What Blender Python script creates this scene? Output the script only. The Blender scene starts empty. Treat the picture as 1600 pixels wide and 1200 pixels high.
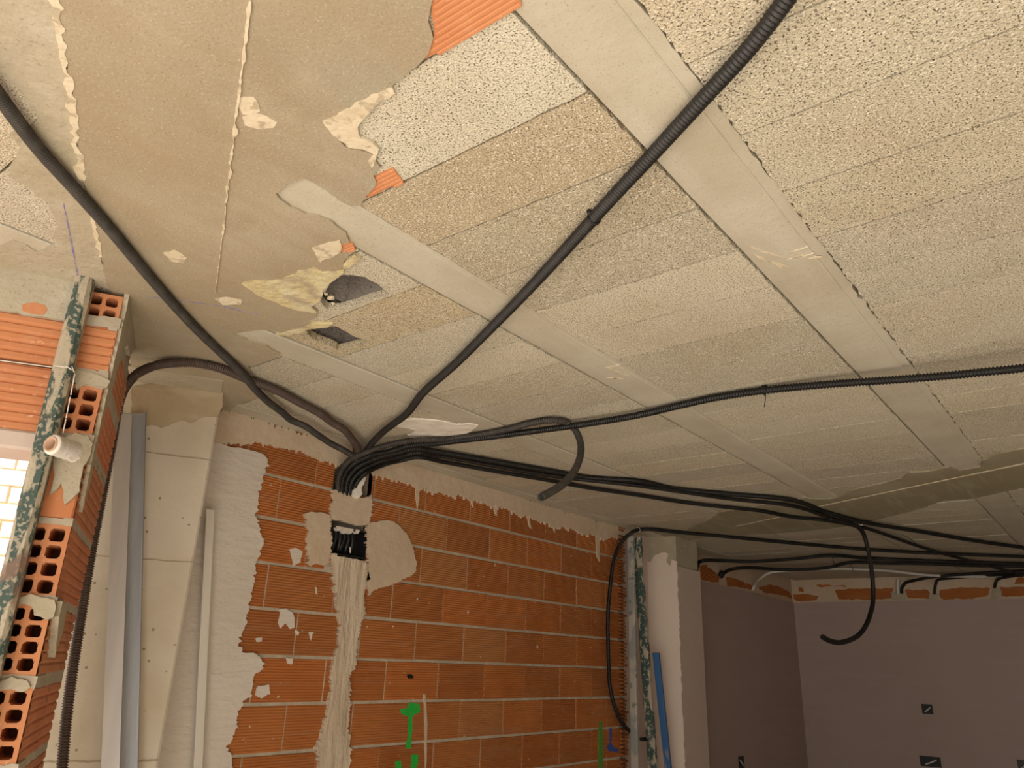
import bpy, math, random
from mathutils import Vector, Matrix
from mathutils.geometry import tessellate_polygon
from mathutils import noise as mnoise
C = bpy.context.collection
sc = bpy.context.scene
rnd = random.Random(7)

# ---------------------------------------------------------------- camera
# Metres. Origin = the lens; x runs along the ceiling joists, y towards the brick wall, z up.
FPX = 1192.75
PITCH, ROLL, YAW, PHI = (math.radians(a) for a in (20.0582, 2.0993, 38.7152, 60.7225))
HC, ZF = 0.865, -1.70                      # underside of the ceiling, floor
_fw = Vector((math.cos(YAW) * math.cos(PITCH), math.sin(YAW) * math.cos(PITCH), math.sin(PITCH)))
_r0 = Vector((math.sin(YAW), -math.cos(YAW), 0)); _u0 = _r0.cross(_fw)
_rt = _r0 * math.cos(ROLL) + _u0 * math.sin(ROLL)
_up = _u0 * math.cos(ROLL) - _r0 * math.sin(ROLL)
cam_d = bpy.data.cameras.new('camera'); cam = bpy.data.objects.new('camera', cam_d); C.objects.link(cam)
cam_d.sensor_width = 36.0; cam_d.lens = FPX / 1600 * 36.0; cam_d.clip_start = 0.02
cam.matrix_world = Matrix(((_rt.x, _up.x, -_fw.x, 0), (_rt.y, _up.y, -_fw.y, 0), (_rt.z, _up.z, -_fw.z, 0), (0, 0, 0, 1)))
sc.camera = cam

# ---------------------------------------------------------------- light
BV = Vector((math.cos(PHI), math.sin(PHI), 0)); LV = Vector((-math.sin(PHI), math.cos(PHI), 0))   # facade frame
w = bpy.data.worlds.new('sky'); sc.world = w; w.use_nodes = True
w.node_tree.nodes['Background'].inputs[0].default_value = (0.95, 0.95, 0.92, 1)
w.node_tree.nodes['Background'].inputs[1].default_value = 1.5
sun_d = bpy.data.lights.new('sun', 'SUN'); sun = bpy.data.objects.new('sun', sun_d); C.objects.link(sun)
sun_d.energy = 15.0; sun_d.angle = math.radians(0.6); sun_d.color = (1.0, 0.95, 0.88)
_sd = Vector((0.80, 0.10, -0.62)).normalized()
sun.rotation_euler = _sd.to_track_quat('-Z', 'Y').to_euler(); sun.location = (0, 0, 6)
ar_d = bpy.data.lights.new('daylight_opening', 'AREA'); ar = bpy.data.objects.new('daylight_opening', ar_d); C.objects.link(ar)
ar_d.shape = 'RECTANGLE'; ar_d.size = 4.0; ar_d.size_y = 1.6; ar_d.energy = 84; ar_d.color = (1.0, 0.965, 0.91)
ar.location = (-1.4, -0.5, -1.1)
ar.rotation_euler = Vector((0.76, 0.0, 0.65)).to_track_quat('-Z', 'X').to_euler()
sc.view_settings.view_transform = 'Standard'; sc.view_settings.look = 'None'
sc.view_settings.exposure = -0.14; sc.view_settings.gamma = 1.0; sc.view_settings.use_curve_mapping = False

# ---------------------------------------------------------------- pixel -> place on a real plane
def ray(px, py): return _fw + _rt * ((px - 800) / FPX) - _up * ((py - 600) / FPX)
def onz(px, py, z=HC): d = ray(px, py); return d * (z / d.z)
def ony(px, py, y): d = ray(px, py); return d * (y / d.y)
def onx(px, py, x): d = ray(px, py); return d * (x / d.x)
def onb(px, py, b): d = ray(px, py); return d * (b / d.dot(BV))
def bl(b, l, z): return BV * b + LV * l + Vector((0, 0, z))
def crop(cx, cy, s, pts): return [(cx + a / s, cy + c / s) for a, c in pts]

# ---------------------------------------------------------------- materials
def mat(name, base, rough=0.85, spec=0.3, metal=0.0, var=(), fine=None, bump=(), tint=0.0, extra=None, detail=4):
    """var: (scale, other colour, amount, contrast lo, hi) noise mixes; fine: (scale, dark factor) grain; bump: (kind, scale, dist)"""
    m = bpy.data.materials.new(name); m.use_nodes = True
    nt = m.node_tree; N = nt.nodes; Lk = nt.links
    b = N['Principled BSDF']; b.inputs['Roughness'].default_value = rough
    b.inputs['Specular IOR Level'].default_value = spec; b.inputs['Metallic'].default_value = metal
    tc = N.new('ShaderNodeTexCoord'); co = tc.outputs['Object']
    rgb = N.new('ShaderNodeRGB'); rgb.outputs[0].default_value = (*base, 1); cur = rgb.outputs[0]
    def mapped(scl):
        if isinstance(scl, tuple):
            mp = N.new('ShaderNodeMapping'); mp.inputs['Scale'].default_value = scl[:3]
            if len(scl) > 3: mp.inputs['Rotation'].default_value = (0, 0, scl[3])
            Lk.new(co, mp.inputs[0]); return mp.outputs[0], 1.0
        return co, scl
    def noise(scl, det=detail, dist=0.0):
        c, s = mapped(scl); n = N.new('ShaderNodeTexNoise'); n.inputs['Scale'].default_value = s
        n.inputs['Detail'].default_value = det; n.inputs['Distortion'].default_value = dist
        Lk.new(c, n.inputs['Vector']); return n.outputs['Fac']
    def mixc(fac, a, col, blend='MIX'):
        x = N.new('ShaderNodeMix'); x.data_type = 'RGBA'; x.blend_type = blend
        if isinstance(fac, float): x.inputs[0].default_value = fac
        else: Lk.new(fac, x.inputs[0])
        Lk.new(a, x.inputs[6])
        if isinstance(col, tuple): x.inputs[7].default_value = (*col, 1)
        else: Lk.new(col, x.inputs[7])
        return x.outputs[2]
    def ramp(v, lo, hi, a=0.0, c=1.0):
        r = N.new('ShaderNodeMapRange'); r.inputs[1].default_value = lo; r.inputs[2].default_value = hi
        r.inputs[3].default_value = a; r.inputs[4].default_value = c; Lk.new(v, r.inputs[0]); return r.outputs[0]
    for (s, col, amt, lo, hi) in var:
        cur = mixc(ramp(noise(s), lo, hi, 0.0, amt), cur, col)
    if tint:
        at = N.new('ShaderNodeAttribute'); at.attribute_name = 'tint'
        cur = mixc(1.0, cur, at.outputs['Color'], 'MULTIPLY')
    if fine:
        for (kind, s, dark, lo, hi) in fine:
            if kind == 'pit':
                c, sv = mapped(s); v = N.new('ShaderNodeTexVoronoi'); v.feature = 'F1'; v.inputs['Scale'].default_value = sv
                Lk.new(c, v.inputs['Vector']); src = v.outputs['Distance']
            else: src = noise(s, 2)
            cur = mixc(ramp(src, lo, hi), cur, dark)
    if extra: cur = extra(N, Lk, cur, noise, mixc, ramp, co) or cur
    Lk.new(cur, b.inputs['Base Color'])
    prev = None
    for (kind, s, dist) in bump:
        if kind == 'noise': src = noise(s, 5)
        elif kind == 'pit':
            c, sv = mapped(s); v = N.new('ShaderNodeTexVoronoi'); v.inputs['Scale'].default_value = sv
            Lk.new(c, v.inputs['Vector']); src = ramp(v.outputs['Distance'], 0.2, 0.8, 1.0, 0.0)
        elif kind == 'ridge':
            wv = N.new('ShaderNodeTexWave'); wv.wave_type = 'BANDS'; wv.bands_direction = 'Z'; wv.inputs['Scale'].default_value = s
            wv.inputs['Distortion'].default_value = 0.04; Lk.new(co, wv.inputs['Vector']); src = wv.outputs['Fac']
        bp = N.new('ShaderNodeBump'); bp.inputs['Distance'].default_value = dist; Lk.new(src, bp.inputs['Height'])
        if prev: Lk.new(prev, bp.inputs['Normal'])
        prev = bp.outputs['Normal']
    if prev: Lk.new(prev, b.inputs['Normal'])
    return m

def brick_extra(N, Lk, cur, noise, mixc, ramp, co):
    # pale lime specks and smears on the fired clay
    cur = mixc(ramp(noise((2.0, 2.0, 34.0), 3), 0.52, 0.72, 0.0, 0.35), cur, (0.40, 0.19, 0.10))
    return mixc(ramp(noise(42.0, 3), 0.735, 0.76), cur, (0.74, 0.64, 0.52))

M = {}
M['block'] = mat('porous_block', (0.585, 0.525, 0.405), 0.95, 0.1,
    var=[(3.0, (0.50, 0.40, 0.27), 0.45, 0.45, 0.7), (9.0, (0.66, 0.59, 0.46), 0.5, 0.45, 0.7)],
    fine=[('noise', 250.0, (0.80, 0.74, 0.61), 0.54, 0.68), ('noise', 290.0, (0.11, 0.085, 0.055), 0.55, 0.67)], tint=1, bump=[('noise', 260.0, 0.004)])
M['joist'] = mat('precast_joist', (0.53, 0.475, 0.375), 0.8, 0.25,
    var=[(5.0, (0.42, 0.36, 0.26), 0.6, 0.4, 0.65), ((1.5, 14.0, 1.0), (0.58, 0.53, 0.44), 0.5, 0.5, 0.75)],
    fine=[('noise', 260.0, (0.38, 0.32, 0.23), 0.60, 0.72)], bump=[('noise', 40.0, 0.0015)])
M['cast'] = mat('cast_concrete', (0.385, 0.32, 0.225), 0.85, 0.2,
    var=[(4.5, (0.37, 0.335, 0.25), 0.9, 0.48, 0.66), (11.0, (0.46, 0.39, 0.285), 0.6, 0.5, 0.72), (2.2, (0.46, 0.395, 0.29), 0.8, 0.45, 0.66), (7.0, (0.30, 0.245, 0.165), 0.55, 0.52, 0.70), (0.9, (0.33, 0.25, 0.155), 0.6, 0.45, 0.7), ((3.0, 22.0, 3.0, -PHI), (0.35, 0.265, 0.165), 0.45, 0.45, 0.7)],
    fine=[('noise', 330.0, (0.55, 0.48, 0.36), 0.62, 0.76), ('noise', 240.0, (0.27, 0.205, 0.13), 0.58, 0.78)], bump=[('noise', 150.0, 0.0012)])
M['olive'] = mat('olive_cast_concrete', (0.31, 0.265, 0.17), 0.85, 0.2, var=[(3.0, (0.40, 0.355, 0.25), 0.8, 0.45, 0.66), (1.2, (0.25, 0.205, 0.125), 0.7, 0.45, 0.7), ((3.0, 26.0, 3.0, -PHI), (0.42, 0.38, 0.28), 0.5, 0.52, 0.7)], fine=[('noise', 200.0, (0.24, 0.2, 0.13), 0.58, 0.78)], bump=[('noise', 90.0, 0.0012)])
M['castgrey'] = mat('grey_mortar', (0.45, 0.39, 0.29), 0.9, 0.15, var=[(3.0, (0.38, 0.32, 0.215), 0.7, 0.4, 0.65), (12.0, (0.54, 0.49, 0.39), 0.5, 0.5, 0.7)],
    fine=[('noise', 140.0, (0.34, 0.29, 0.2), 0.60, 0.74)], bump=[('noise', 26.0, 0.006), ('noise', 90.0, 0.002)])
M['cream'] = mat('lime_patch', (0.68, 0.585, 0.43), 0.9, 0.15, var=[(20.0, (0.58, 0.46, 0.30), 0.6, 0.45, 0.7), (46.0, (0.42, 0.34, 0.235), 0.8, 0.54, 0.62)], bump=[('noise', 50.0, 0.004)])
M['limewhite'] = mat('fresh_white_plaster', (0.86, 0.80, 0.70), 0.9, 0.15, var=[(14.0, (0.72, 0.64, 0.52), 0.7, 0.5, 0.68)], bump=[('noise', 20.0, 0.01)])
M['foam'] = mat('yellow_lime_smear', (0.60, 0.50, 0.28), 0.9, 0.1, var=[(16.0, (0.66, 0.60, 0.42), 0.7, 0.45, 0.65), (30.0, (0.44, 0.36, 0.2), 0.5, 0.5, 0.7), (14.0, (0.40, 0.325, 0.225), 0.9, 0.50, 0.66)], bump=[('noise', 60.0, 0.006)])
M['brick'] = mat('wall_brick', (0.44, 0.150, 0.042), 0.8, 0.2, var=[(5.0, (0.36, 0.11, 0.028), 0.6, 0.4, 0.68)], tint=1, bump=[('ridge', 31.0, 0.0026), ('noise', 120.0, 0.001)], extra=brick_extra)
M['clay'] = mat('bright_clay', (0.57, 0.235, 0.105), 0.75, 0.25, var=[(6.0, (0.46, 0.165, 0.075), 0.6, 0.4, 0.7), (18.0, (0.62, 0.31, 0.18), 0.5, 0.55, 0.75)], tint=1, fine=[('noise', 60.0, (0.70, 0.40, 0.24), 0.66, 0.76)], bump=[('noise', 90.0, 0.001)])
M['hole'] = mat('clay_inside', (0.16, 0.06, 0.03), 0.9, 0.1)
M['mortar'] = mat('bed_mortar', (0.43, 0.36, 0.27), 0.95, 0.1, var=[(14.0, (0.56, 0.49, 0.39), 0.6, 0.45, 0.7)], bump=[('noise', 70.0, 0.004)])
M['plaster'] = mat('beige_plaster', (0.58, 0.45, 0.325), 0.9, 0.15, var=[(4.0, (0.50, 0.37, 0.255), 0.6, 0.42, 0.66), (25.0, (0.66, 0.55, 0.43), 0.4, 0.5, 0.7)], bump=[('noise', 22.0, 0.006), ('noise', 110.0, 0.001)])
M['chase'] = mat('trowelled_chase', (0.60, 0.49, 0.37), 0.9, 0.15, var=[((16.0, 16.0, 3.0), (0.48, 0.37, 0.26), 0.7, 0.45, 0.68)], bump=[('noise', (26.0, 26.0, 4.0), 0.02), ('noise', 60.0, 0.004)])
M['white'] = mat('white_plaster', (0.66, 0.585, 0.51), 0.9, 0.15, var=[(3.0, (0.58, 0.50, 0.42), 0.5, 0.45, 0.7)], bump=[('noise', (9.0, 9.0, 30.0), 0.008), ('noise', 60.0, 0.002)])
M['litcoat'] = mat('lit_face_plaster', (0.76, 0.63, 0.53), 0.85, 0.2, var=[(4.0, (0.70, 0.57, 0.47), 0.5, 0.45, 0.7)], bump=[('noise', 20.0, 0.002)])  # plaster lightened so the column's lit face carries light in its colour
M['pink'] = mat('pink_plaster', (0.56, 0.45, 0.385), 0.9, 0.15, var=[(5.0, (0.52, 0.40, 0.33), 0.5, 0.45, 0.7)], bump=[('noise', 30.0, 0.002)])
M['tile'] = mat('mauve_wall_finish', (0.42, 0.315, 0.275), 0.55, 0.3, var=[(2.0, (0.38, 0.28, 0.24), 0.5, 0.4, 0.7), ((2.0, 2.0, 20.0), (0.45, 0.34, 0.30), 0.4, 0.5, 0.7)])
M['column'] = mat('column_concrete', (0.63, 0.56, 0.455), 0.85, 0.2, var=[(3.0, (0.47, 0.385, 0.27), 0.7, 0.42, 0.68), ((14.0, 14.0, 2.0), (0.62, 0.55, 0.44), 0.5, 0.5, 0.72)],
    fine=[('pit', 24.0, (0.28, 0.21, 0.14), 0.12, 0.08)], bump=[('noise', 35.0, 0.002)])
M['capital'] = mat('rusty_stained_concrete', (0.44, 0.345, 0.225), 0.85, 0.2, var=[((5.0, 5.0, 14.0), (0.54, 0.45, 0.32), 0.7, 0.45, 0.65), (6.0, (0.33, 0.24, 0.145), 0.7, 0.48, 0.68)], bump=[('noise', 26.0, 0.004)])
M['tube'] = mat('black_plastic', (0.010, 0.009, 0.0085), 0.42, 0.35, var=[(30.0, (0.022, 0.02, 0.018), 0.6, 0.5, 0.75)])
M['dusty'] = mat('dusty_black_plastic', (0.040, 0.034, 0.029), 0.55, 0.4, var=[(25.0, (0.085, 0.072, 0.058), 0.7, 0.45, 0.75)])
M['nearblack'] = mat('grey_black_plastic', (0.018, 0.016, 0.015), 0.42, 0.45, var=[(25.0, (0.036, 0.032, 0.028), 0.6, 0.48, 0.75)])
M['brown'] = mat('brown_plastic', (0.075, 0.048, 0.038), 0.55, 0.4, var=[(25.0, (0.12, 0.085, 0.07), 0.6, 0.5, 0.75)])
M['dark'] = mat('black_box_plastic', (0.012, 0.011, 0.011), 0.4, 0.4)
M['tie'] = mat('tie_plastic', (0.015, 0.012, 0.012), 0.5, 0.4)
M['wtube'] = mat('white_plastic', (0.62, 0.58, 0.53), 0.5, 0.4)
M['galv'] = mat('galvanised_steel', (0.46, 0.43, 0.40), 0.45, 0.5, 0.35, var=[((30.0, 30.0, 1.5), (0.54, 0.50, 0.46), 0.6, 0.45, 0.7)])
M['galvshade'] = mat('galvanised_steel_shaded', (0.36, 0.36, 0.37), 0.45, 0.5, 0.35, var=[((30.0, 30.0, 1.5), (0.44, 0.44, 0.45), 0.6, 0.45, 0.7)])  # same steel, coloured darker for the shade in the open groove
M['post'] = mat('worn_green_paint', (0.055, 0.085, 0.07), 0.6, 0.4, var=[((34.0, 34.0, 11.0), (0.46, 0.385, 0.28), 0.95, 0.505, 0.55), (95.0, (0.36, 0.31, 0.23), 0.9, 0.54, 0.60), (11.0, (0.22, 0.13, 0.09), 0.8, 0.60, 0.66)], bump=[('noise', 24.0, 0.003)])
M['postgreen'] = mat('flaking_green_paint', (0.045, 0.08, 0.068), 0.6, 0.4, var=[((24.0, 24.0, 9.0), (0.46, 0.38, 0.29), 0.95, 0.50, 0.56), (60.0, (0.40, 0.34, 0.26), 0.9, 0.57, 0.62)], bump=[('noise', 24.0, 0.003)])
M['postgrey'] = mat('worn_grey_paint', (0.26, 0.265, 0.25), 0.6, 0.4, var=[(9.0, (0.42, 0.38, 0.32), 0.9, 0.47, 0.55), (20.0, (0.10, 0.14, 0.125), 0.8, 0.60, 0.66)])
M['blue'] = mat('worn_blue_paint', (0.045, 0.13, 0.30), 0.5, 0.4, var=[((20.0, 20.0, 5.0), (0.30, 0.27, 0.26), 0.8, 0.60, 0.68)])
M['green'] = mat('green_spray_paint', (0.02, 0.42, 0.05), 0.7, 0.3, var=[(60.0, (0.10, 0.36, 0.05), 0.6, 0.5, 0.8)])
M['greendull'] = mat('thin_green_spray_paint', (0.09, 0.26, 0.04), 0.7, 0.3)
M['bluepaint'] = mat('blue_spray_paint', (0.05, 0.09, 0.32), 0.7, 0.3)
M['chalk'] = mat('blue_chalk', (0.20, 0.17, 0.36), 0.9, 0.1, var=[(60.0, (0.40, 0.34, 0.30), 0.8, 0.45, 0.62)])
M['string'] = mat('white_string', (0.72, 0.66, 0.58), 0.9, 0.1, bump=[('noise', 200.0, 0.001)])
M['card'] = mat('card_tube', (0.55, 0.36, 0.25), 0.9, 0.1)
M['pale'] = mat('pale_pvc', (0.70, 0.645, 0.565), 0.55, 0.4)
M['floor'] = mat('floor_screed', (0.56, 0.52, 0.45), 0.9, 0.1, var=[(2.0, (0.48, 0.44, 0.38), 0.7, 0.4, 0.7)])
M['void'] = mat('void_concrete', (0.10, 0.082, 0.062), 0.95, 0.05)
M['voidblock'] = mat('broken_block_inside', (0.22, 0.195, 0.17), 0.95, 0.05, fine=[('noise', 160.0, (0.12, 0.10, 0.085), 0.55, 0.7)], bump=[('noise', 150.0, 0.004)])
M['extwall'] = mat('white_painted_brick', (0.80, 0.77, 0.71), 0.8, 0.2, bump=[('noise', 40.0, 0.002)])
M['extjoint'] = mat('ochre_joint', (0.72, 0.56, 0.34), 0.9, 0.1)

# ---------------------------------------------------------------- mesh helpers
class MB:
    def __init__(s): s.v, s.f, s.t = [], [], []
    def add(s, vs, fs, tint=(1, 1, 1)):
        o = len(s.v); s.v += [tuple(p) for p in vs]; s.f += [tuple(i + o for i in f) for f in fs]; s.t += [tint] * len(vs); return s
    def box(s, o, a, b, c, tint=(1, 1, 1)):
        """o corner, a/b/c edge vectors"""
        o = Vector(o); a = Vector(a); b = Vector(b); c = Vector(c)
        vs = [o, o + a, o + a + b, o + b, o + c, o + a + c, o + a + b + c, o + b + c]
        if a.cross(b).dot(c) < 0: vs = vs[4:] + vs[:4]
        return s.add(vs, [(3, 2, 1, 0), (4, 5, 6, 7), (0, 1, 5, 4), (1, 2, 6, 5), (2, 3, 7, 6), (3, 0, 4, 7)], tint)
    def bev(s, o, a, b, c, r=0.004, tint=(1, 1, 1)):
        """box whose c-side face (o+c) is chamfered all round"""
        o = Vector(o); a = Vector(a); b = Vector(b); c = Vector(c); r = min(r, a.length * .4, b.length * .4)
        ar_, br_ = a.normalized() * r, b.normalized() * r; cr = c - c.normalized() * r
        q = [o, o + a, o + a + b, o + b]
        vs = q + [p + cr for p in q] + [o + c + ar_ + br_, o + a + c - ar_ + br_, o + a + b + c - ar_ - br_, o + b + c + ar_ - br_]
        fs = [(3, 2, 1, 0)] + [(i, (i + 1) % 4, 4 + (i + 1) % 4, 4 + i) for i in range(4)] + [(4 + i, 4 + (i + 1) % 4, 8 + (i + 1) % 4, 8 + i) for i in range(4)] + [(8, 9, 10, 11)]
        if a.cross(b).dot(c) < 0: fs = [tuple(reversed(f)) for f in fs]
        return s.add(vs, fs, tint)
    def plate(s, pts, n, front, back, tint=(1, 1, 1), cham=0.0):
        """solid slab whose outline is pts (on one plane), n the way it faces"""
        n = Vector(n).normalized(); k = len(pts); pts = [Vector(p) for p in pts]
        f = [p + n * front for p in pts]; b = [p - n * back for p in pts]
        fs = [tuple(t) for t in tessellate_polygon([f])]
        if fs:
            i, j, l = max(fs, key=lambda t: (f[t[1]] - f[t[0]]).cross(f[t[2]] - f[t[0]]).length)
            if (f[j] - f[i]).cross(f[l] - f[i]).dot(n) < 0: fs = [tuple(reversed(t)) for t in fs]
        area = Vector((0, 0, 0))
        for i in range(k): area += f[i].cross(f[(i + 1) % k])
        sd = [(i, k + i, k + (i + 1) % k, (i + 1) % k) for i in range(k)]
        if area.dot(n) < 0: sd = [tuple(reversed(q)) for q in sd]
        return s.add(f + b, fs + sd, tint)
    def build(s, name, m, parent=None, smooth=False):
        me = bpy.data.meshes.new(name); me.from_pydata(s.v, [], s.f); me.validate(); me.update()
        ca = me.color_attributes.new('tint', 'FLOAT_COLOR', 'POINT')
        for i, t in enumerate(s.t[:len(me.vertices)]): ca.data[i].color = (*t, 1)
        me.materials.append(m)
        if smooth: me.polygons.foreach_set('use_smooth', [True] * len(me.polygons))
        o = bpy.data.objects.new(name, me); C.objects.link(o)
        if parent: o.parent = parent
        return o

def tag(o, label, cat, group=None):
    o['label'] = label; o['category'] = cat
    if group: o['group'] = group
    return o
def struct(o, label=None):
    o['kind'] = 'structure'
    if label: o['label'] = label
    return o
def empty(name, loc, label, cat, group=None):
    o = bpy.data.objects.new(name, None); C.objects.link(o); o.location = loc; o.empty_display_size = 0.05
    return tag(o, label, cat, group)
def under(o, root):
    """make o (built in world space) a child of root without moving it"""
    o.parent = root; o.matrix_parent_inverse = Matrix.Translation(root.location).inverted(); return o

def ragged(pts, step=0.012, amp=0.004, seed=0, closed=True, spike=0.0):
    """break an outline into short irregular pieces"""
    r = random.Random(seed); out = []; n = len(pts)
    for i in range(n if closed else n - 1):
        a, b = Vector(pts[i]), Vector(pts[(i + 1) % n]); d = b - a; k = max(1, int(d.length / step))
        for j in range(k):
            p = a + d * (j / k)
            if j or k == 1 or True:
                q = p * 35 + Vector((seed, seed * .7, 0)); off = Vector((mnoise.noise(q), mnoise.noise(q + Vector((9, 0, 0))), mnoise.noise(q + Vector((0, 9, 0))))) * amp * 1.6
                off += Vector((r.uniform(-1, 1), r.uniform(-1, 1), r.uniform(-1, 1))) * amp * .5
                if spike and r.random() < .4: off += Vector((r.uniform(-1, 1), r.uniform(-1, 1), r.uniform(-.3, .3))) * spike
                p = p + off
            out.append(p)
    if not closed: out.append(Vector(pts[-1]))
    return out
def flat(pts, n, p0):
    n = Vector(n).normalized(); return [p - n * (p - p0).dot(n) for p in pts]
DN = Vector((0, 0, -1)); WN = Vector((0, -1, 0)); CN = -BV
def zplate(mb, px, z, t, seed, amp=.004, step=.012, n_spike=0.0):
    P = [Vector((p[0], p[1], z)) if len(p) == 3 else onz(p[0], p[1], z) for p in px]; R = flat(ragged(P, step, amp, seed, True, n_spike), DN, P[0]); return mb.plate(R, DN, 0, t)
YW = 2.582
def wplate(mb, px, t, seed, amp=.004, step=.012, y=YW, spike=0.0):
    P = [ony(a, b, y) for a, b in px]; R = flat(ragged(P, step, amp, seed, True, 0.0), WN, P[0])
    if spike:
        r = random.Random(seed); R = [p + (Vector((0, 0, r.uniform(-1, .5) * spike * r.random() ** 2)) if seed in (100, 101) else Vector((r.uniform(-1, 1) * spike * r.random(), 0, 0))) for p in R]
    return mb.plate(R, WN, t, 0.004)
def bplate(mb, px, b, t, seed, amp=.003, step=.012):
    P = [onb(x, y, b) for x, y in px]; R = flat(ragged(P, step, amp, seed), CN, P[0]); return mb.plate(R, CN, t, 0.004)

def spline(pts, step):
    P = [Vector(p) for p in pts]; P = [P[0] * 2 - P[1]] + P + [P[-1] * 2 - P[-2]]; dense = []
    for i in range(1, len(P) - 2):
        p0, p1, p2, p3 = P[i - 1:i + 3]
        t0 = 0; t1 = t0 + max(1e-4, (p1 - p0).length) ** .5; t2 = t1 + max(1e-4, (p2 - p1).length) ** .5; t3 = t2 + max(1e-4, (p3 - p2).length) ** .5
        for j in range(24):
            t = t1 + (t2 - t1) * j / 24
            A1 = p0 * ((t1 - t) / (t1 - t0)) + p1 * ((t - t0) / (t1 - t0)); A2 = p1 * ((t2 - t) / (t2 - t1)) + p2 * ((t - t1) / (t2 - t1)); A3 = p2 * ((t3 - t) / (t3 - t2)) + p3 * ((t - t2) / (t3 - t2))
            B1 = A1 * ((t2 - t) / (t2 - t0)) + A2 * ((t - t0) / (t2 - t0)); B2 = A2 * ((t3 - t) / (t3 - t1)) + A3 * ((t - t1) / (t3 - t1))
            dense.append(B1 * ((t2 - t) / (t2 - t1)) + B2 * ((t - t1) / (t2 - t1)))
    dense.append(P[-2]); out = [dense[0]]; acc = 0.0
    for a, b in zip(dense, dense[1:]):
        d = (b - a).length; 
        if d < 1e-9: continue
        pos = step - acc
        while pos <= d: out.append(a + (b - a) * (pos / d)); pos += step
        acc = d - (pos - step)
    return out
def tube(mb, pts, r, pitch=0.006, deep=0.80, seg=12, corr=True, ends=(True, True)):
    """corrugated tube: real rings, open hollow ends"""
    P = spline(pts, pitch / 4 if corr else max(r * .6, .006)); rings = []; t = (P[1] - P[0]).normalized()
    u = t.cross(Vector((0, 0, 1))); u = (u if u.length > .1 else t.cross(Vector((1, 0, 0)))).normalized()
    def ring(p, u, t, rr):
        v = t.cross(u); return [p + u * (math.cos(a) * rr) + v * (math.sin(a) * rr) for a in (2 * math.pi * k / seg for k in range(seg))]
    frames = []
    for i, p in enumerate(P):
        t = (P[min(i + 1, len(P) - 1)] - P[max(i - 1, 0)]).normalized(); u = (u - t * u.dot(t)).normalized(); frames.append((p, u.copy(), t.copy()))
    if ends[0]:
        p, u0, t0 = frames[0]; rings += [ring(p + t0 * .02, u0, t0, r * .72), ring(p, u0, t0, r * .78)]
    for i, (p, u0, t0) in enumerate(frames): rings.append(ring(p, u0, t0, r * ((1.0, 1.0, deep, deep)[i % 4] if corr else 1.0)))
    if ends[1]:
        p, u0, t0 = frames[-1]; rings += [ring(p, u0, t0, r * .78), ring(p - t0 * .02, u0, t0, r * .72)]
    vs = [p for R in rings for p in R]; n = len(rings)
    fs = [(i * seg + k, i * seg + (k + 1) % seg, (i + 1) * seg + (k + 1) % seg, (i + 1) * seg + k) for i in range(n - 1) for k in range(seg)]
    fs += [tuple(reversed(range(seg))), tuple((n - 1) * seg + k for k in range(seg))]
    return mb.add(vs, fs)

# ================================================================ THE SETTING
# ---- floor, slab above
m = MB(); m.box(bl(-9, -9, ZF - .2), BV * 16, LV * 14, (0, 0, .2)); struct(m.build('floor', M['floor']), 'bare concrete floor below the frame')
m = MB(); m.box((-1.7, -4.2, HC + .13), (11.0, 0, 0), (0, 4.4, 0), (0, 0, .25)); m.box((-1.7, .2, HC + .13), (2.5, 0, 0), (0, 1.35, 0), (0, 0, .25)); m.box((.8, .2, HC + .13), (8.5, 0, 0), (0, 5.0, 0), (0, 0, .25))
m.plate([(-1.7, 1.5, HC + .13), (.8, 1.5, HC + .13), bl(2.12, .42, HC + .13), bl(2.12, 3.65, HC + .13)], DN, 0, .25)
m.box(bl(2.06, .42, HC + .002), BV * .06, LV * 3.2, (0, 0, .2))
struct(m.build('roof_slab', M['void']))

m = MB(); m.box((-1.7, -4.2, ZF), (10.5, 0, 0), (0, .12, 0), (0, 0, HC + .13 - ZF)); struct(m.build('wall_sky_block', M['plaster']))  # unseen wall, added to block sky light and bounce the rest
# ---- ceiling: porous infill blocks laid between the joists
JOIST = [-.99, -.29, .410, 1.105, 1.806, 2.488]       # lower y of each joist
JW = .122
LANE_OFF = {0: .05, 1: 1.081, 2: .838, 3: 1.172 - .2033 * 5, 4: 1.27}
hole1 = [(531, 430), (552, 430), (571, 433), (591, 444), (611, 461), (592, 466), (575, 471), (552, 479), (530, 485), (512, 484), (499, 470), (507, 455), (515, 443)]
hole2 = [(475, 517), (494, 510), (526, 511), (548, 524), (565, 531), (581, 535), (557, 542), (528, 549), (524, 545), (503, 537), (486, 529)]
H1 = [onz(x, y) for x, y in hole1]; H2 = [onz(x, y) for x, y in hole2]
blk = MB(); cav = MB()
def jag(a, b, amp, r, k=14):
    out = []
    for j in range(k):
        p = a + (b - a) * (j / k)
        if j: p = p + Vector((r.uniform(-amp, amp), r.uniform(-amp, amp), 0))
        out.append(p)
    return out
def clampin(H, x0, x1, y0, y1):
    return [Vector((min(max(p.x, x0 + .012), x1 - .012), min(max(p.y, y0 + .012), y1 - .012), p.z)) for p in H]
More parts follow.
